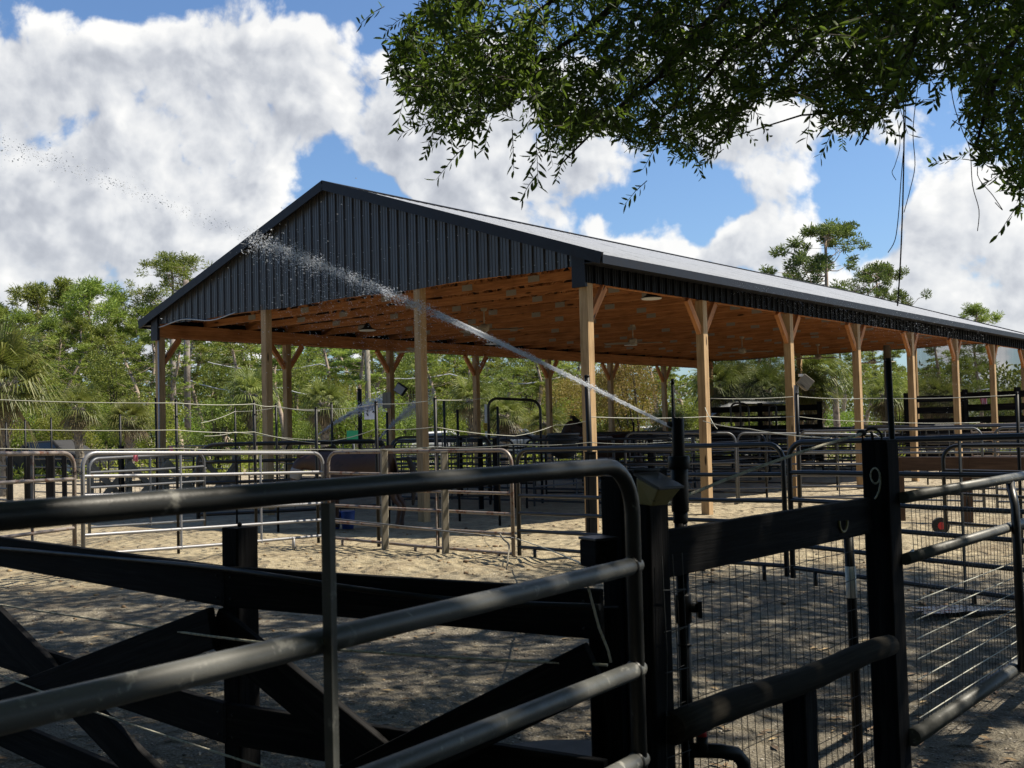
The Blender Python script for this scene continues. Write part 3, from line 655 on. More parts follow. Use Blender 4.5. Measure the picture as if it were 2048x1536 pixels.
for k in range(2, 8):
    for x0 in (.7, 4.1, 7.5): gridpen(x0, x0+3.2, k*BL-1.2, k*BL-1.2, rnd.choice(['blackpipe', 'greypipe', 'rustpipe']), 'outside right-hand', 1.35, 6)
for k in (1, 2, 3, 4, 5, 6):
    for x in (-BW+.2, -3.9): gridpen(x, x, k*BL+.15, (k+1)*BL-.45, rnd.choice(['blackpipe', 'greypipe']), 'lengthwise left-side' if x < -5 else 'lengthwise middle')
for k in range(5):   # pens beyond the pavilion's left side
    for j in range(2): gridpen(-BW-4.2-j*4, -BW-.6-j*4, k*4.2-3, k*4.2-3, 'blackpipe', ['outermost', 'second', 'third', 'fourth', 'fifth'][k]+' outer', 1.25)
# crossbuck plank fence factory
def cross_fence(name, label, pts, zr, bwid, mat, postw, posth, braces=True, side=-1, th=.03, mesh=None, group=None, cat='fence', bevel=.004, posts=None, px=None):
    t = thing(name, Vector((pts[0][0], pts[0][1], 0)), label, cat, group, px=px)
    P = [Vector((p[0], p[1], 0)) for p in pts]
    for i, p in enumerate(P):
        if posts and not posts[i]: continue
        mb = MB(); mb.beam(p-ZZ*.05, p+ZZ*posth, postw, postw, (P[min(i+1, len(P)-1)]-P[max(i-1, 0)]).normalized(), postw*.06); mb.ball(p+ZZ*(posth+.008), postw*.1, 8, 5); mb.build('post', mat, t, bevel)
    for i in range(len(P)-1):
        p, q = P[i], P[i+1]; d = (q-p).normalized(); nn = d.cross(ZZ)*side*(postw/2+th/2)
        for z in zr:
            mb = MB(); mb.beam(p-d*.02+nn+ZZ*z, q+d*.02+nn+ZZ*z, th, bwid, ZZ); bd_ = mb.build('board', mat, t, bevel)
            if bevel:
                nl_ = MB()
                for e_ in (p+d*.03, q-d*.03):
                    for dz_ in (-.04, .035): nl_.ball(e_+nn+nn.normalized()*(th/2+.001)+ZZ*(z+dz_), .0045, 8, 4, (1, 1, 1))
                nl_.build('nails', 'darkwire', bd_)
        if braces:
            n2 = d.cross(ZZ)*side*(postw/2+th*1.5+.002); n3 = d.cross(ZZ)*side*(postw/2+th*2.5+.004); a, b = zr[0]-.13, .10
            mb = MB(); mb.beam(p-d*.03+n2+ZZ*a, q+d*.03+n2+ZZ*b, th, bwid, ZZ); mb.build('cross_brace', mat, t, bevel)
            mb = MB(); mb.beam(p-d*.03+n3+ZZ*b, q+d*.03+n3+ZZ*a, th, bwid, ZZ); mb.build('cross_brace', mat, t, bevel)
    return t, P
# near crossbuck fence
pA = (-2.80, 5.58); pB = (-.973, 3.83); pC = (.25, 3.10)
nf, _ = cross_fence('plank_fence', 'black crossbuck plank fence with a hose along its top board, right behind the near gate', [pA, pB, pC], (1.0, .53, .16), .138, 'blackwood', .092, 1.2, side=1, posts=[1, 1, 0], px=500)
mb = MB(); mb.beam(Vector((.25, 3.16, 0)), Vector((.25, 3.16, 1.0)), .036, .09, (1, 0, 0)); mb.build('end_batten', 'blackwood', nf, .003)
# hose & ropes along it
def line(name, pts, r, mat, lab, cat, px=None, n=6, group=None, sub=1):
    P = [at(*p) for p in pts]
    if sub > 1:
        Q = []
        for i in range(len(P)-1):
            for k in range(sub):
                f = k/sub; a = P[max(i-1, 0)]; b = P[i]; c = P[i+1]; d = P[min(i+2, len(P)-1)]
                Q.append(.5*((2*b)+(c-a)*f+(2*a-5*b+4*c-d)*f*f+(3*b-a-3*c+d)*f**3))
        P = Q+[P[-1]]
    o = MB().tube(P, r, n).build(name, mat); return tag(o, lab, cat, group, px=px if px else pts[0][0])
line('hose', [(-60, 1093, 5.30), (0, 1097, 5.06), (200, 1114, 4.42), (430, 1136, 3.78), (560, 1154, 3.52), (700, 1176, 3.40), (860, 1195, 3.28), (1030, 1208, 3.08), (1200, 1214, 2.95)], .0095, 'pvc', 'dark bluish hose tied along the top board of the plank fence', 'hose', 600, 10, sub=6)
line('rope', [(-50, 1203, 5.25), (0, 1210, 5.0), (220, 1243, 4.3), (440, 1275, 3.65), (650, 1297, 3.4), (900, 1315, 3.2), (1215, 1330, 2.95)], .0042, 'rope', 'thin pale rope strung across the plank fence below its top board', 'rope', 500, 6, 'ropes on the plank fence', 4)
line('rope', [(-50, 1330, 5.1), (180, 1420, 4.3), (450, 1510, 3.62), (700, 1590, 3.4)], .0042, 'rope', 'lower thin rope crossing the bottom left of the plank fence', 'rope', 300, 6, 'ropes on the plank fence', 4)

# near pipe gate: end at (E) swinging back to the left past the camera
def near_gate():
    E_ = Vector((.290, 2.68, 0)); dr = Vector((.90, 1.25, 0)).normalized(); S_ = E_-dr*3.66; r = .0212; rf_ = .0192
    t = thing('pipe_gate', E_, 'big black pipe gate across the foreground, top rail bending down at right', 'gate', px=600)
    top = 1.427
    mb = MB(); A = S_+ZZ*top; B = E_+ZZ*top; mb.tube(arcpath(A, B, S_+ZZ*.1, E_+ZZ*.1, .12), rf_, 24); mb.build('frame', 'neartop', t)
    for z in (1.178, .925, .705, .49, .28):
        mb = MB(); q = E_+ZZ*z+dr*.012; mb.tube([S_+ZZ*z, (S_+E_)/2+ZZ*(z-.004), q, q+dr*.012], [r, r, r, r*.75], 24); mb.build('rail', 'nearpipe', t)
    for z in (1.178, .925, .705, .49):
        q = E_+ZZ*z; MB().tube([q-dr*.021, q-dr*.017, q-dr*.010], [r*.98, r*1.16, r*1.04], 18, False).build('weld', 'neartop', t)
    p = at(645, 1100, 1.80); base = Vector((p.x, p.y, 0))+dr.cross(ZZ)*.0; nn = Vector((dr.y, -dr.x, 0))
    k = (base-E_).dot(dr); base = E_+dr*k+nn*.028
    mb = MB(); mb.beam(base+ZZ*.1, base+ZZ*(top-.02), .020, .005, dr); mb.beam(base+nn*.003+dr*.008+ZZ*.1, base+nn*.003+dr*.008+ZZ*(top-.02), .004, .018, dr); mb.build('upright', 'nearpipe', t, .001)
    return t
near_gate()

# gate posts, box
def bigpost(name, px, Z, w, top, lab, mat='blackwood', lean=0):
    p = at(px, 1000, Z); p = Vector((p.x, p.y, 0)); t = thing(name, p, lab, 'post', None, px=px)
    mb = MB(); d = Vector((.70, .71, 0)); mb.beam(p-ZZ*.1, p+ZZ*top+Vector((lean, 0, 0)), w, w, d, w*.07); mb.build('shaft', mat, t, .003)
    mb = MB(); mb.box(p+ZZ*(top+.004)+Vector((lean, 0, 0)), (w*.96, w*.96, .012), Matrix.Rotation(math.atan2(d.y, d.x), 3, 'Z')); mb.build('cap', mat, t, .003); return t, p
gp, GP = bigpost('gate_post', 1291, 3.15, .098, 1.385, 'black wooden post behind the near gate corner, with solar lamp')
gp2, GP2 = bigpost('gate_post', 1240, 3.34, .088, 1.36, 'black wooden post just behind the bend of the near gate')
n9, P9 = bigpost('numbered_post', 1766, 4.28, .108, 1.435, 'thick black post with a pale number 9', lean=-.005)
# white "9" : curved stroke, mounted on camera-facing side
dn = Vector((.70, .71, 0)); fn = Vector((.71, -.70, 0)); fn2 = -dn   # two visible faces: right-front (fn) and left-front (-dn)
# choose the face turned to the camera most
tocam = (CAM-P9); tocam.z = 0; tocam.normalize()
face = fn if fn.dot(tocam) > fn2.dot(tocam) else fn2
tang = Vector((-face.y, face.x, 0))
if tang.x < 0: tang = -tang
c9 = P9+face*.057+ZZ*1.275
S9 = []
for i in range(25):
    a = math.radians(20-i*15*1.0); S9.append(c9+tang*(.019*math.cos(a))+ZZ*(.030+.030*math.sin(a)))
for q_ in ((.021, .025), (.020, .0), (.013, -.03), (.002, -.052), (-.006, -.060)): S9.append(c9+tang*q_[0]+ZZ*q_[1])
MB().tube(S9, .0040, 6).build('number_nine', 'rope', n9)
# insulator and ring on top of post 9
t = thing('insulator', P9+ZZ*1.44, 'black knob insulator with a round ring on top of the numbered post', 'insulator', px=1750)
mb = MB(); mb.tube([P9+Vector((-.03, 0, 1.43)), P9+Vector((-.035, 0, 1.475))], .006, 8); mb.ball(P9+Vector((-.075, 0, 1.472)), .014, 10, 7, (1.5, 1, 1)); mb.build('knob', 'rubber', t)
mb = MB(); mb.tube([P9+Vector((-.03+.038*math.cos(a), .01, 1.455+.034*math.sin(a))) for a in np.linspace(-.6, 3.6, 16)], .0045, 8); mb.build('ring', 'rubber', t)
line('rope', [(1240, 1047, 3.6), (1330, 1010, 3.7), (1450, 960, 3.85), (1600, 905, 4.05), (1722, 868, 4.25)], .0058, 'rope', 'thick pale rope rising diagonally to the top of the numbered post', 'rope', 1500, 8, sub=3)
pole(1776, 722, 885, 4.45, 12.5, px2=1793, lab='thick black pole leaning behind the numbered post', group=None)
# board C -> 9
def between(px0, Z0, px1, Z1, z0, z1): 
    a = at(px0, 1000, Z0); b = at(px1, 1000, Z1); return Vector((a.x, a.y, z0)), Vector((b.x, b.y, z1))
lf = thing('board_fence', at(1530, 1000, 3.7)*1, 'black board fence with round log rail and wire mesh, between gate post and numbered post', 'fence', px=1530)
a, b = between(1312, 3.14, 1735, 4.24, 1.148, 1.152); mb = MB(); mb.beam(a, b, .032, .137, ZZ); mb.build('board', 'blackwood', lf, .003)
a, b = between(1330, 3.10, 1768, 4.20, .662, .654); P_ = [a.lerp(b, f)+ZZ*(.006*math.sin(f*9)) for f in np.linspace(0, 1, 16)]
mb = MB(); mb.tube(P_, [.046-.006*f/15+.0015*math.sin(f*2.3) for f in range(16)], 14); mb.build('log_rail', 'barkwood', lf)
a, b = between(1585, 3.72, 1585, 3.72, 0, .63); mb = MB(); mb.beam(a-ZZ*.05, b, .088, .088, (.7, .7, 0), .006); mb.build('stub_post', 'blackwood', lf, .003)
# wire mesh
def wiremesh(par, a, b, z0, z1, step, hs, r, mat='darkwire', wav=.004, name='wire_mesh', rowmat=None):
    d = (b-a); L = d.length; d.normalize(); mb = MB(); nn = Vector((d.y, -d.x, 0)); k = int(L/step); rg = random.Random(4)
    for i in range(k+1):
        p = a+d*(i*step); pts = [Vector((p.x, p.y, 0))+ZZ*(z0+(z1-z0)*f)+d*rg.uniform(-wav, wav)+nn*rg.uniform(-wav, wav) for f in (0, .25, .5, .75, 1)]; mb.tube(pts, r, 4, False)
    for z in hs:
        pts = [Vector((a.x, a.y, 0))+d*(L*f)+ZZ*(z+rg.uniform(-wav, wav))+nn*(.003*math.sin(f*40)) for f in np.linspace(0, 1, int(L/.15)+2)]; mb.tube(pts, r*1.15, 4, False)
    return mb.build(name, mat, par)
a, b = between(1330, 3.22, 1745, 4.34, 0, 0); wiremesh(lf, a, b, .02, 1.14, .05, [.05, .15, .25, .36, .47, .58, .69, .80, .91, 1.02, 1.12], .0013)
# horseshoe hook on the board
hb = at(1668, 1050, 4.0); t_ = Vector((.70, .71, 0)); nrm_ = Vector((.71, -.70, 0))
a, b = between(1312, 3.14, 1735, 4.24, 1.148, 1.152); f_ = .815; hc = a.lerp(b, f_)+nrm_*.022-ZZ*.005
o = MB().tube([hc+t_*(.030*math.cos(x_))+ZZ*(.034*math.sin(x_)) for x_ in np.linspace(math.pi*.92, math.pi*2.06, 14)], .0045, 8).build('horseshoe', 'lens'); tag(o, 'pale horseshoe nailed on the black board beside the numbered post', 'horseshoe', px=1668)
# extra wire strip hugging the gate post
wiremesh(gp, GP+Vector((.035, -.06, 0)), GP+Vector((.11, .015, 0)), .05, 1.15, .05, [.1, .22, .34, .46, .58, .70, .82, .94, 1.05], .0016, 'darkwire', .006)
# junction box
t = thing('latch_box', at(1196, 1100, 3.2), 'small black box with a pale lid edge fixed at the end of the plank fence', 'box', px=1196)
mb = MB(); mb.box(at(1197, 1106, 3.18), (.075, .09, .078), Matrix.Rotation(.5, 3, 'Z')); mb.build('body', 'blackwood', t, .005)
mb = MB(); mb.box(at(1197, 1076, 3.18), (.082, .095, .008), Matrix.Rotation(.5, 3, 'Z')); mb.build('lid', 'blackpipe', t, .002)
# chains/straps
line('strap', [(1166, 1140, 2.66), (1178, 1180, 2.66), (1198, 1255, 2.68), (1216, 1300, 2.68), (1222, 1325, 2.68)], .003, 'rope', 'thin strap hanging behind the rails from the second rail', 'strap', 1190, 6)
# solar lamp on gate post
t = thing('solar_lamp', at(1322, 975, 3.02), 'small wedge-shaped solar lamp with yellowed lens on the gate post', 'lamp', px=1322)
Mz = Matrix.Rotation(R(38), 3, 'Z'); c = at(1316, 975, 3.02)
def L2(x, y, z): return c+Mz @ Vector((x, y, z))
w_ = .05
top_ = [L2(-w_, .045, .042), L2(w_, .045, .042), L2(w_, -.052, .004), L2(-w_, -.052, .004)]
mb = MB(); mb.add(top_+[p-ZZ*.008 for p in top_], [(0, 1, 2, 3), (7, 6, 5, 4), (0, 4, 5, 1), (1, 5, 6, 2), (2, 6, 7, 3), (3, 7, 4, 0)]); mb.build('solar_lid', 'blackpipe', t, .002)
lo_ = [L2(-w_*.9, .04, .03), L2(w_*.9, .04, .03), L2(w_*.9, -.045, -.004), L2(-w_*.9, -.045, -.004), L2(-w_*.8, .04, -.045), L2(w_*.8, .04, -.045), L2(w_*.6, -.005, -.05), L2(-w_*.6, -.005, -.05)]
mb = MB(); mb.add(lo_, [(0, 1, 2, 3), (0, 3, 7, 4), (1, 5, 6, 2), (3, 2, 6, 7), (4, 7, 6, 5), (0, 4, 5, 1)]); mb.build('lens', 'lens', t, .004)
mb = MB(); mb.tube([L2(-w_*1.05, .045, .047), L2(w_*1.05, .045, .047)], .004, 8); mb.build('hinge', 'rubber', t)
# sprinkler riser
RZ = 3.3
rp = at(1357, 900, RZ); rp = Vector((rp.x, rp.y, 0)); t = thing('sprinkler_riser', rp, 'tall black irrigation riser with couplings, water shooting from its top', 'sprinkler', px=1357)
def rz(y): return at(1357, y, RZ).z
def seg(y0, y1, w, name, mat='pvc', n=20):
    r = w/2/FPX*RZ; mb = MB(); z0, z1 = rz(y1), rz(y0); mb.tube([rp+ZZ*z0, rp+ZZ*(z0+.004), rp+ZZ*(z1-.004), rp+ZZ*z1], [r*.93, r, r, r*.93], n); return mb.build(name, mat, t)
mb = MB(); mb.tube([rp, rp+ZZ*rz(1030)], 13/FPX*RZ, 18); mb.build('pipe', 'pvc', t)
seg(835, 914, 25, 'nozzle_body'); seg(912, 938, 44, 'coupling'); seg(936, 1024, 35, 'coupling'); seg(1024, 1046, 30, 'coupling'); seg(1188, 1246, 33, 'coupling'); seg(1286, 1292, 30, 'coupling')
mb = MB(); mb.tube([rp+ZZ*rz(1215), rp+ZZ*rz(1215)+Vector((.04, -.02, 0))], .014, 10); mb.box(rp+ZZ*rz(1217)+Vector((.045, -.022, 0)), (.012, .03, .05)); mb.build('valve_handle', 'pvc', t)
mb = MB(); mb.tube([rp+ZZ*rz(850)+Vector((-.012, 0, 0)), rp+ZZ*rz(853)+Vector((-.028, .012, .01))], [.010, .007], 10); mb.build('nozzle', 'rubber', t)
pole(1345, 765, 838, 3.34, 7, px2=1347, lab='slim black pole sticking up from the irrigation riser', group=None)
# ground pipe with red valve
hp = [at(1375, 1500, 3.28), at(1440, 1502, 3.3), at(1472, 1508, 3.32), at(1487, 1525, 3.34), at(1490, 1560, 3.34)]; e_ = hp[-1].copy(); e_.z = 0
t = thing('water_pipe', Vector((hp[0].x, hp[0].y, 0)), 'black elbow water pipe with a red valve knob low beside the riser', 'pipe', px=1430)
MB().tube(hp+[e_], .022, 14).build('pipe', 'pvc', t)
vc = at(1404, 1482, 3.26); MB().tube([vc-ZZ*.03, vc+ZZ*.015], .018, 12).build('valve_body', 'pvc', t); MB().tube([vc+ZZ*.012, vc+ZZ*.04], [.016, .013], 10).build('valve_knob', 'red', t)
# slim standpipe with white tape
t = thing('standpipe', Vector((at(1702, 1200, 4.75).x, 4.75, 0)), 'slim black pipe with a band of white tape left of the numbered post', 'pipe', px=1702)
x_ = at(1702, 1100, 4.75).x; MB().tube([(x_, 4.75, 0), (x_-.005, 4.75, .75), (x_-.01, 4.75, 1.05)], .022, 12).build('shaft', 'pvc', t)
z0_, z1_ = at(1702, 1195, 4.75).z, at(1702, 1132, 4.75).z; MB().tube([(x_-.004, 4.75, z0_), (x_-.006, 4.75, z1_)], .0235, 12).build('tape', 'white', t)
# black tub
tc_ = at(1130, 1530, 3.55); t = thing('water_tub', Vector((tc_.x, 3.55, 0)), 'wide black rubber tub on the ground behind the near gate', 'tub', px=1110)
zt = at(1110, 1497, 3.75).z; c = Vector((at(1120, 1500, 3.5).x, 3.5, 0)); rr_ = .30
mb = MB(); mb.tube([c, c+ZZ*.02, c+ZZ*max(zt, .3), c+ZZ*(max(zt, .3)+.012), c+ZZ*(max(zt, .3)+.008), c+ZZ*.06], [rr_*.85, rr_*.88, rr_, rr_+.014, rr_-.012, rr_*.86], 40, False); mb.build('shell', 'rubber', t)
mb = MB(); mb.tube([c+ZZ*.08, c+ZZ*.085], rr_*.85, 40); mb.build('water', 'puddle', t)

# right pipe gate
def right_gate():
    a = at(1822, 1000, 4.33); a = Vector((a.x, a.y, 0)); b = at(2048, 1000, 5.62); b = Vector((b.x, b.y, 0)); d = (b-a).normalized(); e = a+d*3.4
    t = thing('pipe_gate', a, 'mesh-filled pipe gate on the right side, leading away from the numbered post', 'gate', px=1940)
    for z in (1.215, .975, .285): 
        mb = MB(); mb.tube([a+ZZ*z-d*.09, (a+e)/2+ZZ*z, e+ZZ*z], .0235 if z > .5 else .034, 18); mb.build('rail', 'nearpipe', t)
    k = .965; n_ = Vector((d.y, -d.x, 0))*.045; q = a+d*(1.02*1.3); 
    mb = MB(); mb.tube([q+n_+ZZ*.28, q+n_+ZZ*.85, q+n_+ZZ*.98, q+n_*.8+d*.03+ZZ*1.08, q+d*.09+ZZ*1.2], .021, 12); mb.build('upright', 'blackpipe', t)
    mb = MB(); mb.tube([e+ZZ*.1, e+ZZ*1.22], .0235, 12); mb.build('upright', 'nearpipe', t)
    wiremesh(t, a, e, .28, 1.2, .05, [], .0014)
    mb = MB()
    for z in (.80, .725, .65, .57, .49, .41, .34): mb.tube([a+ZZ*z, e+ZZ*(z-.01)], .0028, 5, False)
    mb.build('mesh_rods', 'wire', t)
    MB().tube([a+ZZ*1.0, a+ZZ*.99-d*.05], .006, 8).build('hinge', 'offgrey', t)
    return t
right_gate()
# small wheel on black gate
wc = gnd(1882, 1068); t = thing('caster', wc, 'small black wheel with a red hub under the far black gate', 'wheel', px=1882)
wcc = wc+ZZ*.11
MB().tube([wcc+Vector((0, -.03, 0)), wcc+Vector((0, .03, 0))], .11, 20).build('tyre', 'rubber', t); MB().tube([wcc+Vector((.0, -.036, 0)), wcc+Vector((.0, .036, 0))], .05, 12).build('hub', 'red', t)
# brown board rail behind post 9
t = thing('board_rail', gnd(1950, 985), 'thick brown horizontal board rail behind the numbered post', 'fence', px=1930)
a = at(1790, 912, 16.6); b = at(2120, 926, 15.0); MB().beam(Vector((a.x, a.y, .85)), Vector((b.x, b.y, .85)), .05, .2).build('board', 'brownboard', t)
for f in (.02, .45, .98): p = a.lerp(b, f); MB().beam(Vector((p.x, p.y, -.02)), Vector((p.x, p.y, .95)), .12, .12).build('post', 'brownboard', t)

# electric wires strung pole to pole
def sag(pts, r, lab, mat='wire', sg=.02, grp='white fence wires'):
    P = []
    for i in range(len(pts)-1):
        a = at(*pts[i]); b = at(*pts[i+1])
        for k in range(6):
            f = k/6; P.append(a.lerp(b, f)-ZZ*(sg*4*f*(1-f)))
    P.append(at(*pts[-1])); o = MB().tube(P, r, 5).build('fence_wire', mat); tag(o, lab, 'wire', grp, px=pts[0][0]+1)
sag([(-80, 796, 13), (352, 806, 14.1), (508, 808, 14.9), (552, 812, 15.2), (640, 822, 15)], .0055, 'highest pale wire strung between the poles on the left')
sag([(-80, 856, 13), (352, 860, 14.1), (508, 864, 14.9), (640, 887, 15)], .0055, 'second pale wire on the left, crossing the poles halfway')
sag([(-80, 895, 12.5), (352, 897, 13.8), (645, 899, 14.6), (870, 896, 13.5)], .0055, 'low pale wire just above the silver panels')
sag([(402, 846, 16), (470, 823, 17), (552, 815, 17), (663, 818, 17), (752, 808, 14.4), (870, 800, 13.6), (980, 795, 19)], .005, 'pale wire climbing right from the bent pole to the tall arch')
sag([(408, 872, 16), (470, 864, 17), (663, 882, 17), (752, 858, 14.4), (870, 854, 13.6), (1030, 872, 14)], .005, 'pale wire below it, dipping toward the centre panel gap')
sag([(1030, 872, 14), (1110, 850, 15.5), (1180, 840, 12.6)], .004, 'short wire rising to the pole at the corner post')
sag([(650, 898, 14.5), (870, 894, 13.5), (1030, 889, 12.8), (1180, 885, 12.5), (1344, 884, 12)], .0045, 'taut wire just above the tan and black panels')
sag([(1420, 797, 17), (1594, 793, 17), (1740, 797, 17), (2034, 790, 14)], .006, 'highest wire on the right crossing the long-side posts')
sag([(1180, 834, 12.6), (1420, 833, 17), (1594, 833, 17), (1740, 843, 17), (1960, 845, 17)], .005, 'second wire on the right, crossing the long-side posts lower down')
sag([(1406, 842, 15), (1500, 858, 14), (1660, 876, 11)], .006, 'slanting cord from the second long-side post to the black panel')
sag([(1410, 815, 16), (1420, 835, 15.8), (1435, 858, 15.6)], .006, 'short white cord dangling beside the second long-side post')
line('ground_rope', [(648, 1035, 12.8), (800, 1052, 12.6), (960, 1070, 12.6), (1028, 1076, 12.6)], .009, 'greypipe', 'grey rod slanting down behind the tan panel to the chain', 'rod', 800, 6)
line('ground_rope', [(1030, 1076, 12.5), (1100, 1100, 10), (1165, 1128, 6), (1175, 1133, 3.6)], .006, 'rope', 'twisted rope from the panel chain to the black latch box', 'rope', 1100, 6, sub=3)
line('hook_rod', [(1000, 1068, 12.4), (1008, 1080, 12.3), (1018, 1090, 12.2), (1016, 1115, 12.0), (1014, 1140, 11.9)], .010, 'greywood', 'bent dark rod hanging below the panel chain', 'rod', 1010, 6, sub=3)
sag([(385, 715, 58), (640, 728, 58), (900, 748, 58), (1130, 752, 58)], .03, 'upper power line running behind the pavilion', 'offgrey', .5, 'power lines')
sag([(372, 758, 56), (560, 775, 56), (760, 784, 56)], .03, 'lower power line running behind the pavilion', 'offgrey', .4, 'power lines')

# ------------------------------------------------------------------ far street furniture
def upole(px, yt, Z, w, lab, trans=False, mat='polebark'):
    p = at(px, yt, Z); t = thing('utility_pole', Vector((p.x, p.y, 0)), lab, 'pole', 'utility poles', px=px); MB().tube([Vector((p.x, p.y, 0)), p], [w/2, w/2*.8], 12).build('shaft', mat, t)
    if trans: MB().tube([p+Vector((-.22, -.1, -2.4)), p+Vector((-.22, -.1, -1.7))], .2, 12).build('transformer', 'offgrey', t)
    MB().beam(p+Vector((-.6, 0, -.5)), p+Vector((.6, 0, -.5)), .09, .09).build('crossarm', mat, t); return t
upole(372, 560, 52, .34, 'pale wooden utility pole with a grey transformer', True)
upole(345, 620, 56, .3, 'pale wooden utility pole just left of the one with the transformer')
upole(733, 640, 50, .3, 'pale utility pole behind the hanging white sign', mat='greywood')
upole(1772, 640, 36, .3, 'grey utility pole seen past the fourth long-side post', mat='greywood')
t = thing('sign_board', gnd(742, 905), 'white square sign with black lettering beside a black post', 'sign', px=742)
a = at(742, 824, 34); MB().box(a, (.42, .03, .46)).build('board', 'white', t)
mb = MB(); mb.tube([a+Vector((-.12, -.02, .2)), a+Vector((-.08, -.02, .08)), a+Vector((-.13, -.02, -.02)), a+Vector((-.09, -.02, -.12))], .02, 6); mb.box(a+Vector((.1, -.02, .0)), (.1, .012, .06)); mb.build('marks', 'rubber', t)
MB().beam(Vector((at(719, 800, 34).x, 34, 0)), Vector((at(719, 760, 34).x, 34, 2.9)), .12, .12).build('post', 'blackwood', t)
a = at(707, 870, 36); t = thing('road_sign', Vector((a.x, 36, 0)), 'small green sign low behind the dark horse', 'sign', px=707); MB().box(a, (.45, .03, .3)).build('board', 'green', t); MB().box((a.x, 36.03, a.z/2), (.05, .05, a.z)).build('post', 'offgrey', t)
a = at(972, 854, 33); t = thing('warning_sign', Vector((a.x, 33, 0)), 'small yellow sign on a white post behind the centre pens', 'sign', px=972); MB().box(a, (.15, .02, .24)).build('board', 'yellow', t); MB().box((a.x, 33.03, 1.15), (.07, .05, 2.3)).build('post', 'white', t)
mb = MB(); [mb.box(a+Vector((0, -.014, .07-k*.05)), (.11, .006, .014)) for k in range(4)]; mb.build('lettering', 'rubber', t)
a = at(1522, 790, 36)
# flag
fc_ = at(1966, 800, 33); vs = []
for i in range(7):
    for j in range(9): vs.append(fc_+Vector((-.13+i*.045*(1-.05*j)+.02*j*.6, .03*math.sin(i*1.9+j*.6), .25-j*.062)))
mb = MB(); 
fsr = [(j+i*9, j+1+i*9, j+1+(i+1)*9, j+(i+1)*9) for i in range(6) for j in range(8)]
mb.add(vs, fsr, None, True); t = thing('flag', fc_, 'limp pink-striped flag hanging near the far right posts', 'flag', px=1966); mb.build('cloth', 'pink', t)
mb = MB(); [mb.tube([Vector(vs[j+i*9])+Vector((0, -.012, 0)) for j in range(9)], .008, 4) for i in (1, 3, 5)]; mb.build('stripes', 'white', t)
MB().tube([fc_+Vector((-.15, 0, .3)), fc_+Vector((.2, 0, .34))], .012, 6).build('pole', 'white', t)
# lamp on white post behind third long-side post
c = at(1604, 765, 21); t = thing('barn_speaker', c, 'weathered wedge-shaped lamp hood mounted beside the third long-side post', 'lamp', px=1604)
MB().box(c+Vector((.06, 0, 0)), (.24, .16, .24), Matrix.Rotation(.7, 3, 'Y')).build('hood', 'greywood', t, .01); MB().box(c+Vector((-.02, .0, .14)), (.08, .08, .05)).build('bracket', 'white', t)
x_ = at(1598, 800, 20.9).x; MB().tube([(x_, 21.1, 0), (x_, 21.1, at(1598, 770, 21).z)], .045, 10).build('post', 'offgrey', t)
# high board fences far right
def board_fence(lab, a, b, n_, zt, posts=3):
    p = at(*a); q = at(*b); p.z = q.z = 0; t = thing('board_fence', (p+q)/2, lab, 'fence', 'tall black board fences at the back', px=(a[0]+b[0])/2)
    for k in range(n_):
        z = .35+(zt-.35)*k/(n_-1); MB().beam(p+ZZ*z, q+ZZ*z, .04, .2).build('board', 'blackwood', t)
    for k in range(posts): r_ = p.lerp(q, k/(posts-1)); MB().beam(r_, r_+ZZ*(zt+.2), .14, .14).build('post', 'blackwood', t)
board_fence('tall black board fence seen between the second and third long-side posts', (1405, 850, 37), (1640, 850, 36), 6, 2.0)
board_fence('tall black board fence seen past the fifth long-side post', (1815, 850, 34), (1925, 850, 34), 6, 2.15, 2)
board_fence('tall black board fence at the right edge of the picture', (1932, 850, 33), (2150, 850, 31), 6, 2.2)
# shade canopy tent
p0 = at(1415, 832, 40); p1 = at(1475, 812, 40); p2 = at(1580, 808, 40); vs = []
for i in range(12):
    f = i/11; px = 1412+165*f; yb = 843-36*min(1, f*2.4)**.6+ (6*(f-.5)**2); yt = 797
    vs += [at(px, yb, 40), at(px, yt, 42.5)]
mb = MB(); mb.add(vs+[v+Vector((0, .02, -.0)) for v in vs], [(2*i, 2*i+2, 2*i+3, 2*i+1) for i in range(11)])
t = thing('shade_tent', at(1500, 870, 41), 'grey fabric canopy stretched low behind the second long-side post', 'canopy', px=1500); mb.build('fabric', 'offgrey', t)
for px in (1420, 1572): p = at(px, 815, 41); MB().tube([Vector((p.x, 41, 0)), p], .03, 8).build('pole', 'greypipe', t)

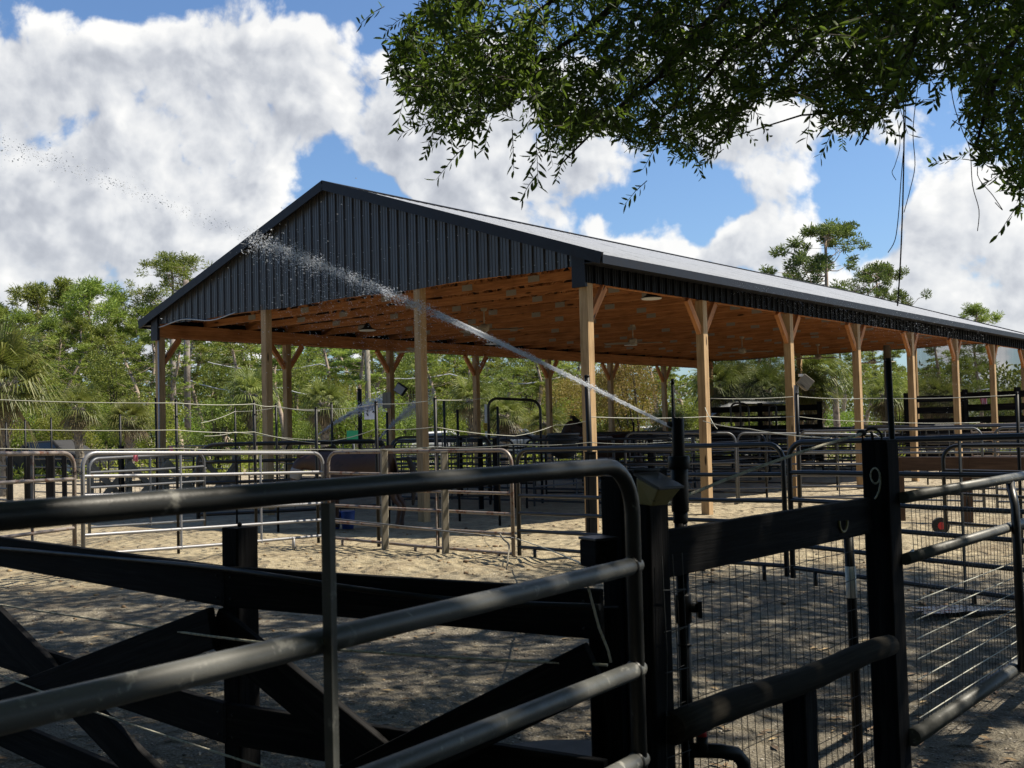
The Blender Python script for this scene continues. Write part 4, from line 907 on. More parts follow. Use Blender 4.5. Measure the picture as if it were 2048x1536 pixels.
# parked cars far behind the pens
def car(px, Z, rz_, mat, lab, L=4.4):
    g_ = at(px, 900, Z); o_ = Vector((g_.x, Z, .04)); t = thing('parked_car', o_, lab, 'car', 'cars parked behind the pens', px=px); M = Matrix.Rotation(rz_, 3, 'Z')
    prof = [(-L/2, .35), (-L/2+.05, .8), (-L*.30, .95), (-L*.20, 1.42), (L*.12, 1.48), (L*.27, 1.0), (L*.46, .85), (L/2, .6), (L/2, .3)]
    vs = []
    for s in (-1, 1):
        for x, z in prof: vs.append(o_+M @ Vector((x, s*(.88 if z < 1.1 else .7), z)))
    k = len(prof); fs = [(i, i+1, k+i+1, k+i) for i in range(k-1)]+[tuple(range(k))[::-1], tuple(range(k, 2*k)), (0, k, 2*k-1, k-1)]
    MB().add(vs, fs).build('body', mat, t, .05)
    mb = MB()
    for s in (-1, 1): mb.add([o_+M @ Vector((x, s*y, z)) for x, z, y in ((-L*.26, 1.02, .86), (-L*.18, 1.36, .75), (L*.10, 1.40, .75), (L*.22, 1.02, .86))], [(0, 1, 2, 3)])
    mb.build('window', 'glass', t)
    for x in (-L*.31, L*.31):
        for s in (-1, 1): w = MB().tube([o_+M @ Vector((x, s*.72, .32)), o_+M @ Vector((x, s*.93, .32))], .33, 16).build('wheel', 'rubber', t); MB().tube([o_+M @ Vector((x, s*.80, .32)), o_+M @ Vector((x, s*.94, .32))], .19, 10).build('rim', 'offgrey', w)
    return t
car(880, 50, .2, 'carwhite', 'white car parked behind the pens, left of the yellow sign'); car(1030, 51, 0, 'cargrey', 'grey car parked behind the pens, under the tall arch'); car(1290, 49, .3, 'cargrey', 'grey car parked behind the red-brown horse')
car(1130, 53, .1, 'carwhite', 'white car parked behind the hanging feeder'); car(110, 44, -.3, 'rubber', 'dark car parked at the far left behind the pens')

# far left crossbuck fence with wire
for i, (pxa, pxb, Z0, Z1) in enumerate([(180, 330, 21.5, 22.5), (330, 470, 22.5, 24)]):
    a = at(pxa, 900, Z0); b = at(pxb, 900, Z1)
    t, _ = cross_fence('crossbuck_fence', ['grey-brown crossbuck fence seen through the left silver panel', 'grey-brown crossbuck fence seen behind the bent pole'][i], [(a.x, a.y), ((a.x+b.x)/2, (a.y+b.y)/2), (b.x, b.y)], (1.15, .6), .12, 'greywood', .11, 1.25, side=1, group='far crossbuck fences', bevel=0, px=(pxa+pxb)/2)
    wiremesh(t, Vector((a.x, a.y, 0)), Vector((b.x, b.y, 0)), .1, 1.1, .1, [.2, .4, .6, .8, 1.0], .004)
for i, (px, w) in enumerate([(62, 12), (100, 16), (52, 8), (128, 9), (20, 9), (242, 11), (1300, 9), (1232, 9), (960, 9), (840, 9), (918, 11), (990, 9)]):
    Z = 19+(i*1.7) % 6; pole(px, 905-(i % 3)*6 if px < 300 else 868+(i % 3)*5, 990, Z, w, 'blackwood', sq=True, name='fence_post', lab=f'{["stout", "thin", "plain"][i % 3]} black timber post, seen {where(px)}', cat='post', group='black timber posts of the pens')
# hanging feeder, and pails standing in for the dark horse's blue leg wraps
c = at(1127, 895, 21); t = thing('feed_bin', Vector((c.x, c.y, 0)), 'dark ribbed feed bin hanging inside the centre pens', 'feeder', px=1127)
mb = MB(); mb.tube([c+ZZ*.25, c+ZZ*.1, c-ZZ*.15, c-ZZ*.2], [.3, .3, .22, .12], 16); mb.build('bin', 'rubber', t); MB().tube([c+ZZ*.24, c+ZZ*.28], .32, 16).build('rim', 'greypipe', t)
for px, py, lab in ((667, 1008, 'blue pail standing in for a leg wrap of the dark horse, left one'), (695, 1010, 'blue pail standing in for a leg wrap of the dark horse, right one')):
    Z = 17.3; c = at(px, py, Z); t = thing('bucket', Vector((c.x, Z, 0)), lab, 'bucket', 'blue pails standing in for leg wraps', px=px); MB().tube([Vector((c.x, Z, 0)), Vector((c.x, Z, .28))], [.09, .12], 14).build('pail', 'blue', t); MB().tube([Vector((c.x+.12*math.cos(a_), Z, .28+.1*math.sin(a_))) for a_ in np.linspace(0, 3.14, 8)], .005, 5).build('handle', 'darkwire', t)
for px, py, Z, lab in ((343, 899, 20, 'pink ribbon tied beside the bent pole'), (272, 916, 16, 'pink ribbon tied to the panel left of the first post')):
    c = at(px, py, Z); vs = [c+Vector((-.04+.012*i, .01*math.sin(i*2), .05*(1 if j else -1)+.01*math.sin(i))) for i in range(7) for j in range(2)]; o = MB().add(vs, [(2*i, 2*i+2, 2*i+3, 2*i+1) for i in range(6)]).build('ribbon', 'pink'); tag(o, lab, 'ribbon', 'pink ribbons in the pens', px=px)

# ------------------------------------------------------------------ horses
def horse(lab, loc, rz_, s, head, mats, mask=False):
    """x forward. skeleton in metres for a 1.5 m horse"""
    t = thing('horse', loc, lab, 'horse')
    M = Matrix.Rotation(rz_, 3, 'Z'); 
    def skin(name, V, E, mat, root=0, parent=t):
        me = bpy.data.meshes.new(name); me.from_pydata([tuple(M @ (Vector(v[:3])*s)) for v in V], E, []); me.materials.append(MATS[mat])
        o = bpy.data.objects.new(name, me); COL.objects.link(o); o.parent = parent; sk = o.modifiers.new('skin', 'SKIN'); sk.use_smooth_shade = True
        for i, d in enumerate(me.skin_vertices[0].data): d.radius = (V[i][3]*s, V[i][4]*s); d.use_root = (i == root)
        ss = o.modifiers.new('sub', 'SUBSURF'); ss.levels = 1; ss.render_levels = 2; return o
    V = [(-.55, 0, 1.12, .27, .28), (-.25, 0, 1.08, .26, .30), (.1, 0, 1.05, .25, .30), (.42, 0, 1.08, .21, .29), (.62, 0, 1.15, .15, .23)]; E = [(0, 1), (1, 2), (2, 3), (3, 4)]
    hx, hz = head   # poll position
    V += [((.62+hx)/2+.02, 0, (1.2+hz)/2, .10, .16), (hx, 0, hz, .085, .12)]; E += [(4, 5), (5, 6)]
    down = hz < 1.3
    dx, dz = (.22, -.36) if not down else (.12, -.40)
    V += [(hx+dx*.5, 0, hz+dz*.5, .075, .105), (hx+dx, 0, hz+dz, .05, .06)]; E += [(6, 7), (7, 8)]
    for sy in (-1, 1):
        b = len(V); V += [(.45, sy*.13, .80, .085, .11), (.47, sy*.14, .50, .048, .055), (.47, sy*.14, .22, .034, .036), (.49, sy*.14, .04, .055, .055)]; E += [(3, b), (b, b+1), (b+1, b+2), (b+2, b+3)]
        b = len(V); V += [(-.55, sy*.14, .82, .11, .16), (-.60, sy*.15, .52, .055, .075), (-.70, sy*.15, .42, .045, .055), (-.66, sy*.15, .20, .034, .036), (-.64, sy*.15, .04, .055, .055)]; E += [(0, b), (b, b+1), (b+1, b+2), (b+2, b+3), (b+3, b+4)]
    skin('body', V, E, mats[0], 1)
    skin('tail', [(-.80, 0, 1.22, .04, .04), (-.90, 0, 1.0, .06, .06), (-.90, 0, .65, .05, .05), (-.88, 0, .40, .02, .02)], [(0, 1), (1, 2), (2, 3)], mats[1])
    mb = MB()
    for k in range(14):
        f = k/13; x = .55+(hx-.55)*f; z = 1.36+(hz+.1-1.36)*f; p = Vector((x-.06, 0, z+.06)); mb.add([loc+M @ (Vector(q)*s) for q in (p+Vector((-.05, -.02, 0)), p+Vector((.06, -.02, .02)), p+Vector((-.02, -.10, -.18)), p+Vector((-.06, -.11, -.16)))], [(0, 1, 2, 3)])
    mb.build('mane', mats[1], t)
    mb = MB()
    for sy in (-1, 1):
        e = Vector((hx-.02, sy*.05, hz+.10)); mb.add([loc+M @ (q*s) for q in (e+Vector((-.03, 0, 0)), e+Vector((.03, sy*.02, 0)), e+Vector((.01, sy*.02, .13)), e+Vector((0, -sy*.03, 0)))], [(0, 1, 2), (1, 3, 2), (3, 0, 2)])
    mb.build('ears', mats[0], t)
    if mask:
        skin('fly_mask', [(hx-.0, 0, hz-.02, .095, .135), (hx+dx*.5, 0, hz+dz*.5, .088, .118), (hx+dx*.72, 0, hz+dz*.72, .07, .09)], [(0, 1), (1, 2)], 'mask')
    return t
hl = gnd(735, 1030); hl.z = 0
horse('dark brown horse facing left with a grey fly mask, behind the tan panel', Vector((at(722, 950, 16.9).x, 16.9, 0)), R(172), .93, (1.08, 1.14), ('horsebrown', 'horseblack'), True)
horse('red-brown horse with its head raised, facing left behind the front corner post', Vector((at(1228, 950, 24.5).x, 24.5, 0)), R(176), 1.0, (.95, 1.62), ('horsebrown', 'horseblack'))

# ------------------------------------------------------------------ water
def jet(lab, A, B_, drop, spread0, spread1, n_, dmin, dmax, seed, core=True, px=None, arr=1.0):
    rs = np.random.RandomState(seed); A = np.array(A); B2 = np.array(B_); d = B2-A; L = np.linalg.norm(d)
    t = rs.rand(n_)**.85; up = np.array([0, 0, 1.0]); dirn = d/L; sx_ = np.cross(dirn, up); sx_ /= np.linalg.norm(sx_); su = np.cross(sx_, dirn)
    clump = .5+.5*np.sin(t*60+2*np.sin(t*23)); sp = spread0+(spread1-spread0)*t**1.15
    a = rs.randn(n_)*sp*(.32+.35*clump); b = rs.randn(n_)*sp*(.32+.35*clump); fall = rs.rand(n_)**3*t*sp*2.0*(rs.rand(n_) < .55)
    C = A+np.outer(t, d)+np.outer(4*t*(1-t)*arr, up)*drop+np.outer(a, sx_)+np.outer(b-fall, su)
    ln = (dmin+(dmax-dmin)*rs.rand(n_)**3)*(.55+t*.6); w = ln*(.16+.16*rs.rand(n_))
    tan = dirn+np.outer(4*(1-2*t)*drop/L, up); tan += rs.randn(n_, 3)*.10; tan /= np.linalg.norm(tan, axis=1)[:, None]
    s1 = np.cross(tan, rs.randn(n_, 3)); s1 /= np.linalg.norm(s1, axis=1)[:, None]; s2 = np.cross(tan, s1)
    Vv = np.stack([C-tan*ln[:, None]*.5, C+s1*w[:, None]*.5, C+s2*w[:, None]*.5, C-s1*w[:, None]*.5, C-s2*w[:, None]*.5, C+tan*ln[:, None]*.5], 1)
    fc = np.array([(0, 2, 1), (0, 3, 2), (0, 4, 3), (0, 1, 4), (5, 1, 2), (5, 2, 3), (5, 3, 4), (5, 4, 1)])
    F_ = fc[None]+(np.arange(n_)*6)[:, None, None]
    tt = thing('water_jet', Vector(A), lab, 'water jet', px=px); npmesh('droplets', Vv.reshape(-1, 3), F_.reshape(-1, 3), 'spray', tt, True)['kind'] = 'stuff'
    if core:
        P_ = [Vector(A+d*f)+ZZ*(4*f*(1-f)*drop) for f in np.linspace(0, core, 20)]
        MB().tube(P_, [max(.005, (spread0+(spread1-spread0)*f*core)*.55) for f in np.linspace(0, 1, 20)], 14, False).build('stream', 'mist', tt)
    return tt
A_ = rp+ZZ*rz(853)+Vector((-.02, .01, .0))
e1 = at(500, 475, 5.05); e2 = at(-60, 262, 7.5)
jet('long white water jet shooting up left from the irrigation riser across the gable', A_, e1, .03, .0045, .042, 14000, .003, .017, 4, core=.45, px=900)
jet('scattered dark drops of the water jet against the clouds at upper left', e1, e2, .02, .040, .085, 1400, .006, .030, 6, core=False, px=250)
jet('faint falling mist of drops under the water jet in front of the ceiling', at(1000, 730, 4.4), at(560, 560, 5.2), .0, .12, .30, 2600, .004, .014, 9, core=False, px=760)
jet('thin distant water jet left of the white sign', at(638, 868, 26), at(775, 800, 30), .12, .012, .20, 6500, .03, .10, 12, core=False, px=700)
jet('thin distant water jet left of the third gable post', at(756, 880, 26), at(860, 795, 30), .12, .012, .24, 6500, .03, .10, 13, core=False, px=800)
jet('fine spray drifting in front of the long dark eave', at(1450, 570, 9), at(1950, 690, 13), .0, .10, .35, 2600, .006, .018, 15, core=False, px=1700)

# ------------------------------------------------------------------ vegetation
def leaves(C, D, L, W, rs, jitter=.5):
    """diamond blades: centres C, main direction D"""
    n_ = len(C); D = D/np.maximum(np.linalg.norm(D, axis=1)[:, None], 1e-6); S = np.cross(D, rs.randn(n_, 3)); S /= np.maximum(np.linalg.norm(S, axis=1)[:, None], 1e-6)
    L = L*(1-jitter/2+jitter*rs.rand(n_)); W = W*(1-jitter/2+jitter*rs.rand(n_)); U = np.cross(D, S)*(L*.08)[:, None]
    V = np.stack([C-D*(L/2)[:, None], C+S*(W/2)[:, None]+U, C+D*(L/2)[:, None], C-S*(W/2)[:, None]+U], 1); return V.reshape(-1, 3)
def leafobj(name, V, mat, parent): return npmesh(name, V, np.arange(len(V)).reshape(-1, 4), mat, parent)
FAR = Vector((0, -500, 0))
def limb_mb(mb, p, q, r0, r1, bend, n=5, k=6):
    P = [p.lerp(q, i/(n-1))+bend*math.sin(math.pi*i/(n-1)) for i in range(n)]; mb.tube(P, [r0+(r1-r0)*i/(n-1) for i in range(n)], k); return P
def make_pine(h, seed, crown_from=.45, cr=2.0, mat='pineleaf', nl=24, spread_top=.6, tuft=80, bent=.3, tr_=None):
    rg = random.Random(seed); rs = np.random.RandomState(seed)
    t = bpy.data.objects.new('pine_tree', None); t.empty_display_size = .1; COL.objects.link(t); ORG[t.name] = (0, 0, 0)
    mb = MB(); n_ = 9; tr = [Vector((bent*math.sin(i*.8+seed), bent*.7*math.sin(i*.6+seed*2), h*.96*i/(n_-1))) for i in range(n_)]; tr[0] = Vector((0, 0, -.2))
    mb.tube(tr, [.17*h/12*(1-.75*i/(n_-1))+.02 for i in range(n_)], 9); CC = []
    for i in range(nl):
        f = crown_from+(1-crown_from)*((i+.5)/nl); z = f*h*.96; k = min(n_-2, int(z/(h*.96)*(n_-1))); p = tr[k].lerp(tr[k+1], z/(h*.96)*(n_-1)-k)
        a = rg.uniform(0, 6.28)+i*2.4; prof = (math.sin(math.pi*min(1, (f-crown_from)/(1-crown_from)*.85+.18)))**.7; L = cr*prof*rg.uniform(.6, 1.15)
        q = p+Vector((math.cos(a)*L, math.sin(a)*L, L*rg.uniform(.15, .65))); P = limb_mb(mb, p, q, .035*h/12, .012, Vector((0, 0, -.12*L)))
        for m_ in range(rg.randint(2, 5)):
            g_ = rg.uniform(.4, 1.05); s_ = P[0].lerp(P[-1], min(g_, 1)); e = s_+Vector((rg.gauss(0, .42), rg.gauss(0, .42), rg.uniform(.0, .45)))*cr/2; mb.tube([s_, e], [.012, .006], 4); CC.append(e)
    for _ in range(5): CC.append(tr[-1]+Vector((rg.gauss(0, .35), rg.gauss(0, .35), rg.uniform(-.2, .35))))
    mb.build('trunk', 'pinebark', t)
    C = []; D = []
    for c in CC:
        rr = tr_*rg.uniform(.8, 1.3) if tr_ else rg.uniform(.28, .5)*cr/2; d = rs.randn(tuft, 3); d /= np.linalg.norm(d, axis=1)[:, None]; d[:, 2] = d[:, 2]*.75+.25; C.append(np.array(c)+d*rr*rs.rand(tuft, 1)**.5); D.append(d+rs.randn(tuft, 3)*.35)
    C = np.concatenate(C); D = np.concatenate(D); leafobj('crown', leaves(C, D, .22 if tr_ else .24*cr/2+.05, .06, rs), mat, t); return t
def make_bush(h, r, seed, mat, n_leaf=7000, lsz=.13, stems=6, lumps=26, name='shrub', low=.05, bark='oakbark', openness=.0):
    rg = random.Random(seed); rs = np.random.RandomState(seed)
    t = bpy.data.objects.new(name, None); t.empty_display_size = .1; COL.objects.link(t); ORG[t.name] = (0, 0, 0); mb = MB(); LC = []
    for i in range(lumps):
        a = rg.uniform(0, 6.28); z = h*(low+(.93-low)*rg.random()**.8); f = z/h; rad = r*(math.sin(math.pi*min(.98, f*.78+.20)))**.6*rg.uniform(.25, .95)
        LC.append((Vector((math.cos(a)*rad, math.sin(a)*rad, z)), r*rg.uniform(.18, .36)))
    for i, (c, rr) in enumerate(LC):
        if i % 2 == 0: limb_mb(mb, Vector((rg.uniform(-.1, .1)*r, rg.uniform(-.1, .1)*r, -.1)), c, .05*h/5, .012, Vector((0, 0, .1*h)))
    mb.build('branches' if name == 'shrub' else 'trunk', bark, t); per = n_leaf//lumps; C = []; D = []
    for c, rr in LC:
        d = rs.randn(per, 3); d /= np.linalg.norm(d, axis=1)[:, None]; C.append(np.array(c)+d*rr*np.array([1.15, 1.15, .8])*(.45+.75*rs.rand(per, 1)**.6)); D.append(d*.6+rs.randn(per, 3)*.7+np.array([0, 0, .1]))
    C = np.concatenate(C); C[:, 2] = np.maximum(C[:, 2], .03); leafobj('crown' if name != 'shrub' else 'foliage', leaves(C, np.concatenate(D), lsz, lsz*.5, rs), mat, t); return t
def make_palm(h, seed, r=1.5, nf=34, mat='palmleaf', blades=26, boots=True, dead=6, wb=.035):
    rg = random.Random(seed); rs = np.random.RandomState(seed)
    t = bpy.data.objects.new('cabbage_palm', None); t.empty_display_size = .1; COL.objects.link(t); ORG[t.name] = (0, 0, 0)
    mb = MB(); n_ = 14; mb.tube([Vector((.05*math.sin(i*.5), 0, -.2+(h+.2)*i/(n_-1))) for i in range(n_)], [(.17+(.018 if i % 2 else 0)+.05*(i > n_-4)) for i in range(n_)], 10)
    if boots:
        for k in range(60): a = k*2.4; z = h*(.45+.55*k/60); d = Vector((math.cos(a), math.sin(a), 0)); mb.beam(d*.14+ZZ*z, d*.30+ZZ*(z+.22), .05, .025)
    mb.build('trunk', 'palmbark', t)
    def fan(mbV, a, el_, L, droop):
        d = Vector((math.cos(a)*math.cos(el_), math.sin(a)*math.cos(el_), math.sin(el_))); s = d.cross(ZZ).normalized(); u = s.cross(d).normalized(); c = Vector((0, 0, h))+d*(L*.45); V = []
        b0 = Vector((0, 0, h)); V += [b0-s*.012, b0+s*.012, c+s*.01, c-s*.01]
        for j in range(blades):
            th = (j/(blades-1)-.5)*2*2.0; bd = (d*math.cos(th)+s*math.sin(th)+u*.18*math.cos(th*2)).normalized(); Lb = L*.62*(1-.16*abs(th))*rg.uniform(.88, 1.08)
            m_ = c+bd*Lb*.6; e = c+bd*Lb+Vector((0, 0, -droop*Lb*rg.uniform(.25, .6))); w = bd.cross(u).normalized()*wb
            V += [c-w*.25, c+w*.25, m_+w*.5, m_-w*.5]; V += [m_-w*.5, m_+w*.5, e+w*.08, e-w*.08]
        mbV += V
    V = []
    for i in range(nf): fan(V, i*2.4+rg.uniform(-.2, .2), 1.35-1.75*((i+.5)/nf)**.8+rg.uniform(-.1, .1), r*rg.uniform(.85, 1.1), .5+.5*i/nf)
    leafobj('crown', np.array([tuple(v) for v in V]), mat, t)
    if dead:
        V = []
        for i in range(dead): fan(V, i*2.1+rg.random(), -.9+rg.uniform(-.3, .2), r*.9, .8)
        leafobj('dead_fronds', np.array([tuple(v) for v in V]), 'deadfrond', t)
    return t
def first_or_clone(proto, used, px, Z, rz_, s, lab, cat, group):
    p = at(px, 880, Z); loc = Vector((p.x, Z, 0))
    if proto.name not in used:
        used.add(proto.name); o = proto; o.location = loc; o.rotation_euler = (0, 0, rz_); o.scale = (s, s, s) if not hasattr(s, '__len__') else s; THINGS.append((o, px)); o['label'] = lab; o['group'] = group
    else: o = clone(proto, loc, rz_, s, lab, group, px)
    o['category'] = cat; return o
USED = set()
pines = [make_pine(12, 1, .42, 2.5, nl=28), make_pine(12, 2, .32, 2.7, nl=30), make_pine(12, 3, .50, 2.3), make_pine(12, 4, .3, 2.2, nl=28)]
bigp = make_pine(11, 8, .55, 2.7, mat='pinedark', nl=24, tuft=110, bent=.22, tr_=.36)
roundp = make_pine(14, 9, .60, 2.9, nl=44, tuft=80, bent=.15, tr_=.42)
def hgt(px, yt, Z): return at(px, yt, Z).z
GP_ = 'pines in the wood behind the pavilion'
first_or_clone(roundp, USED, 345, 72, .3, hgt(345, 512, 72)/14, 'tall pine with a broad rounded crown rising above the left roof slope', 'pine tree', GP_)
for i, (px, yt, Z, k) in enumerate([(35, 628, 66, 0), (75, 575, 74, 1), (128, 562, 70, 3), (185, 566, 68, 1), (240, 590, 72, 2), (285, 615, 70, 0), (-20, 600, 72, 2), (160, 640, 60, 3), (215, 655, 62, 0), (100, 640, 64, 2)]):
    first_or_clone(pines[k], USED, px, Z, i*1.3, hgt(px, yt, Z)/12, f'{["leggy", "dense", "tall", "feathery", "slim", "dark", "edge", "lower", "low", "bushy"][i]} pine in the wood left of the pavilion', 'pine tree', GP_)
for i, (px, yt, Z, k) in enumerate([(400, 600, 70, 1), (450, 590, 66, 2), (500, 610, 72, 0), (590, 600, 66, 3), (640, 620, 72, 1), (700, 600, 74, 2), (745, 620, 64, 0), (800, 600, 70, 3), (880, 620, 72, 1), (925, 640, 66, 2), (1000, 630, 72, 0), (1060, 650, 66, 3), (1130, 640, 74, 1), (1300, 700, 70, 2), (1450, 660, 64, 0), (1545, 670, 60, 1), (1720, 690, 50, 2), (1790, 700, 46, 3)]):
    first_or_clone(pines[k], USED, px, Z, i*1.7, hgt(px, yt, Z)/12, f'{["slender", "bushy", "straight", "thin"][k]} pine behind the pavilion, seen {where(px)}', 'pine tree', GP_)
slim = [make_pine(12, 41, .62, 1.5, nl=16, tuft=50, bent=.35), make_pine(12, 42, .55, 1.3, nl=16, tuft=45, bent=.5)]
for i, px in enumerate([22, 70, 118, 150, 205, 262, 300, 352, 392, 428, 462, 495, 560, 610, 655, 700, 722, 765, 815, 862, 905, 940, 985, 1025, 1075, 1120, 1160, 1240, 1310, 1350, 1460, 1520, 1610, 1690, 1745, 1880]):
    Z = 50+(i*7) % 16; yt = 655+(i*31) % 60+(25 if px > 900 else 0); first_or_clone(slim[i % 2], USED, px, Z, i*1.3, (.85, .85, hgt(px, yt, Z)/12), f'thin bare-trunked pine, seen {where(px)}', 'pine tree', GP_)
first_or_clone(bigp, USED, 1668, 52, .9, (1.02, 1.02, hgt(1668, 448, 52)/11), 'large spreading pine with open crown above the right roof slope', 'pine tree', GP_)
first_or_clone(bigp, USED, 1772, 56, 2.6, (.72, .72, hgt(1772, 530, 56)/11), 'smaller round pine right of the large spreading one, above the roof', 'pine tree', GP_)
first_or_clone(pines[2], USED, 1962, 60, 2.1, hgt(1962, 612, 60)/12, 'small pine tip poking over the roof at the far right', 'pine tree', GP_)
first_or_clone(pines[0], USED, 1925, 40, 1.1, hgt(1925, 715, 40)/12, 'thin pine with bare trunk seen past the fifth long-side post', 'pine tree', GP_)
bushes = [make_bush(4, 2.0, 21, 'shrubleaf'), make_bush(4, 2.2, 22, 'brightleaf'), make_bush(4, 2.1, 23, 'darkleaf'), make_bush(5.5, 2.6, 24, 'autumnleaf', 9000, .12, name='autumn_tree', low=.2)]
leafy = make_bush(8, 3.2, 25, 'shrubleaf', 11000, .15, lumps=40, name='leafy_tree', low=.25); leafy2 = make_bush(8, 3.0, 26, 'darkleaf', 11000, .15, lumps=36, name='leafy_tree', low=.3)
bn = ['olive', 'bright green', 'dark green', 'golden']
i = 0
for px in range(-60, 2150, 62):
    k = (i*7) % 3
    if 640 < px < 720: k = 1
    Z = 44+(i*5) % 13; hpx = 778+(i*37) % 68; 
    if px > 1600: hpx += 20
    h_ = hgt(px, hpx, Z); first_or_clone(bushes[k], USED, px, Z, i*1.1, (h_/4*1.05, h_/4*1.05, h_/4), f'{bn[k]} shrub by the wood, seen {where(px)}', 'shrub', 'shrubs along the edge of the wood'); i += 1
for j, (px, yt, Z) in enumerate([(600, 705, 58), (690, 740, 52), (820, 700, 60), (900, 690, 62), (1050, 700, 60), (1150, 690, 62), (440, 690, 60), (560, 660, 66), (1500, 735, 56), (1800, 735, 44), (1980, 765, 40), (2060, 760, 40), (1860, 770, 44), (30, 720, 58), (230, 700, 58), (150, 720, 60), (1000, 740, 56), (770, 720, 66)]):
    h_ = hgt(px, yt, Z); first_or_clone(leafy if j % 2 else leafy2, USED, px, Z, j*1.9, h_/8, f'{["dark", "light"][j % 2]} leafy tree in the wood, seen {where(px)}', 'tree', 'leafy trees in the wood')
for j, (px, yt, Z, s) in enumerate([(1275, 712, 44, 1), (1215, 735, 47, 1), (1130, 755, 50, .9)]):
    h_ = hgt(px, yt, Z); first_or_clone(bushes[3], USED, px, Z, j*2.0, h_/5.5, ['golden-leaved tree right of the front corner post', 'golden-leaved tree just behind the front corner post', 'golden-leaved tree left of the front corner post'][j], 'tree', 'golden-leaved trees')
palms = [make_palm(3.2, 31), make_palm(3.2, 32, 1.4, 28, dead=12), make_palm(3.0, 33, 2.1, 40, blades=30, dead=3, wb=.05)]
first_or_clone(palms[2], USED, 8, 30, .4, (.80, .80, hgt(18, 765, 30)/3.0), 'large bright cabbage palm at the left edge with shaggy trunk', 'palm', 'cabbage palms')
for j, (px, yc, Z, k) in enumerate([(158, 815, 42, 1), (505, 790, 46, 0), (1010, 830, 38, 1), (650, 805, 42, 1), (1095, 845, 40, 1), (1435, 775, 42, 0), (1480, 770, 44, 1), (1535, 780, 42, 0), (1620, 780, 38, 1), (1640, 755, 40, 0), (1860, 790, 40, 1), (1890, 800, 38, 0), (1340, 845, 40, 1), (945, 800, 44, 0), (1775, 790, 42, 1), (260, 840, 40, 0)]):
    h_ = hgt(px, yc, Z); s = max(.75, min(1.5, h_/3.2)); first_or_clone(palms[k], USED, px, Z, j*1.3, (s*1.05, s*1.05, max(.5, h_/3.2)), f'{["full", "ragged"][k]} cabbage palm in the wood, seen {where(px)}', 'palm', 'cabbage palms')
# far wood as one mass
rs = np.random.RandomState(77); n_ = 60000; X = -75+170*rs.rand(n_); Y = 84+9*rs.rand(n_); top = 4.2+2.6*(fbm(X, X*0, .13, 3, 4)+.5)+1.2*fbm(X, Y, .6, 2, 8); Zc = top*rs.rand(n_)**.75
C = np.stack([X, Y, np.maximum(.1, Zc)], -1); o = leafobj('far_wood', leaves(C, rs.randn(n_, 3), .42, .22, rs), 'darkleaf', None); o['kind'] = 'stuff'
n_ = 16000; X = -50+100*rs.rand(n_); Y = 41+4*rs.rand(n_); C = np.stack([X, Y, .05+.55*rs.rand(n_)**2], -1); o = leafobj('undergrowth', leaves(C, rs.randn(n_, 3)+[0, 0, 1.2], .26, .06, rs), 'shrubleaf', None); o['kind'] = 'stuff'

# ------------------------------------------------------------------ the shade oak overhead
OUT = [(840, -40), (850, 0), (815, 40), (800, 75), (752, 82), (770, 120), (795, 190), (850, 225), (880, 272), (945, 290), (1010, 225), (1040, 195), (1070, 215), (1088, 310), (1125, 320), (1165, 280), (1200, 270), (1265, 310), (1330, 300), (1395, 330), (1465, 290), (1500, 228), (1570, 195), (1625, 200), (1650, 265), (1725, 290), (1760, 240), (1820, 205), (1870, 145), (1905, 175), (1935, 255), (1945, 330), (2000, 350), (2040, 405), (2130, 420), (2130, -40)]
def inside(x, y, poly):
    c = False; j = len(poly)-1
    for i in range(len(poly)):
        xi, yi = poly[i]; xj, yj = poly[j]
        if (yi > y) != (yj > y) and x < (xj-xi)*(y-yi)/(yj-yi)+xi: c = not c
        j = i
    return c
rg = random.Random(99); rs = np.random.RandomState(99)
oak = thing('oak_tree', Vector((6.2, 1.0, 0)), 'overhanging oak with narrow dark leaves filling the upper right sky', 'tree', px=1500)
mbw = MB(); tips = []
trunk_top = Vector((6.0, 2.2, 4.2)); mbw.tube([Vector((6.2, 1.0, -.2)), Vector((6.3, 1.3, 1.5)), Vector((6.1, 1.8, 3)), trunk_top], [.42, .33, .30, .28], 14)
# twig directions: outwards-down; clusters in view
LV = []; LD = []; LL = []; LW = []
def twig(p, d, n_, L=.24, leaf=.054, w=.0135):
    d = d.normalized(); sd = d.cross(Vector((rg.gauss(0, 1), rg.gauss(0, 1), rg.gauss(0, 1)))).normalized(); P = [p, p+d*L*.5+Vector((0, 0, -.015)), p+d*L+Vector((0, 0, -.05))]; mbw.tube(P, [.0028, .002, .001], 3, False)
    for k in range(n_):
        f = (k+1)/n_; c = p.lerp(P[2], f); sgn = 1 if k % 2 else -1; a = rg.uniform(-.7, .7); ld = (d*.75+(sd*math.cos(a)+d.cross(sd)*math.sin(a))*sgn*.8+Vector((0, 0, rg.uniform(-.45, .15)))).normalized(); lf = leaf*rg.uniform(.7, 1.15)
        LV.append(tuple(c+ld*lf*.5)); LD.append(tuple(ld)); LL.append(lf); LW.append(w*rg.uniform(.8, 1.25))
cnt = 0; clus = []
while cnt < 470:
    px = rg.uniform(745, 2110); py = rg.uniform(-60, 420)
    if not inside(px, py+(0 if px < 1100 else 10), OUT): continue
    if fbm(np.array([px/140.]), np.array([py/110.]), 1.0, 2, 31)[0] > .19 and py > 20 and px > 1050 and rg.random() < .8: continue
    Z = rg.uniform(4.6, 8.2)
    if px > 1700 and rg.random() < .4: Z = rg.uniform(3.6, 5.5)
    if px < 1050: Z = rg.uniform(4.4, 6.2)
    clus.append((at(px, py, Z), px, py)); cnt += 1
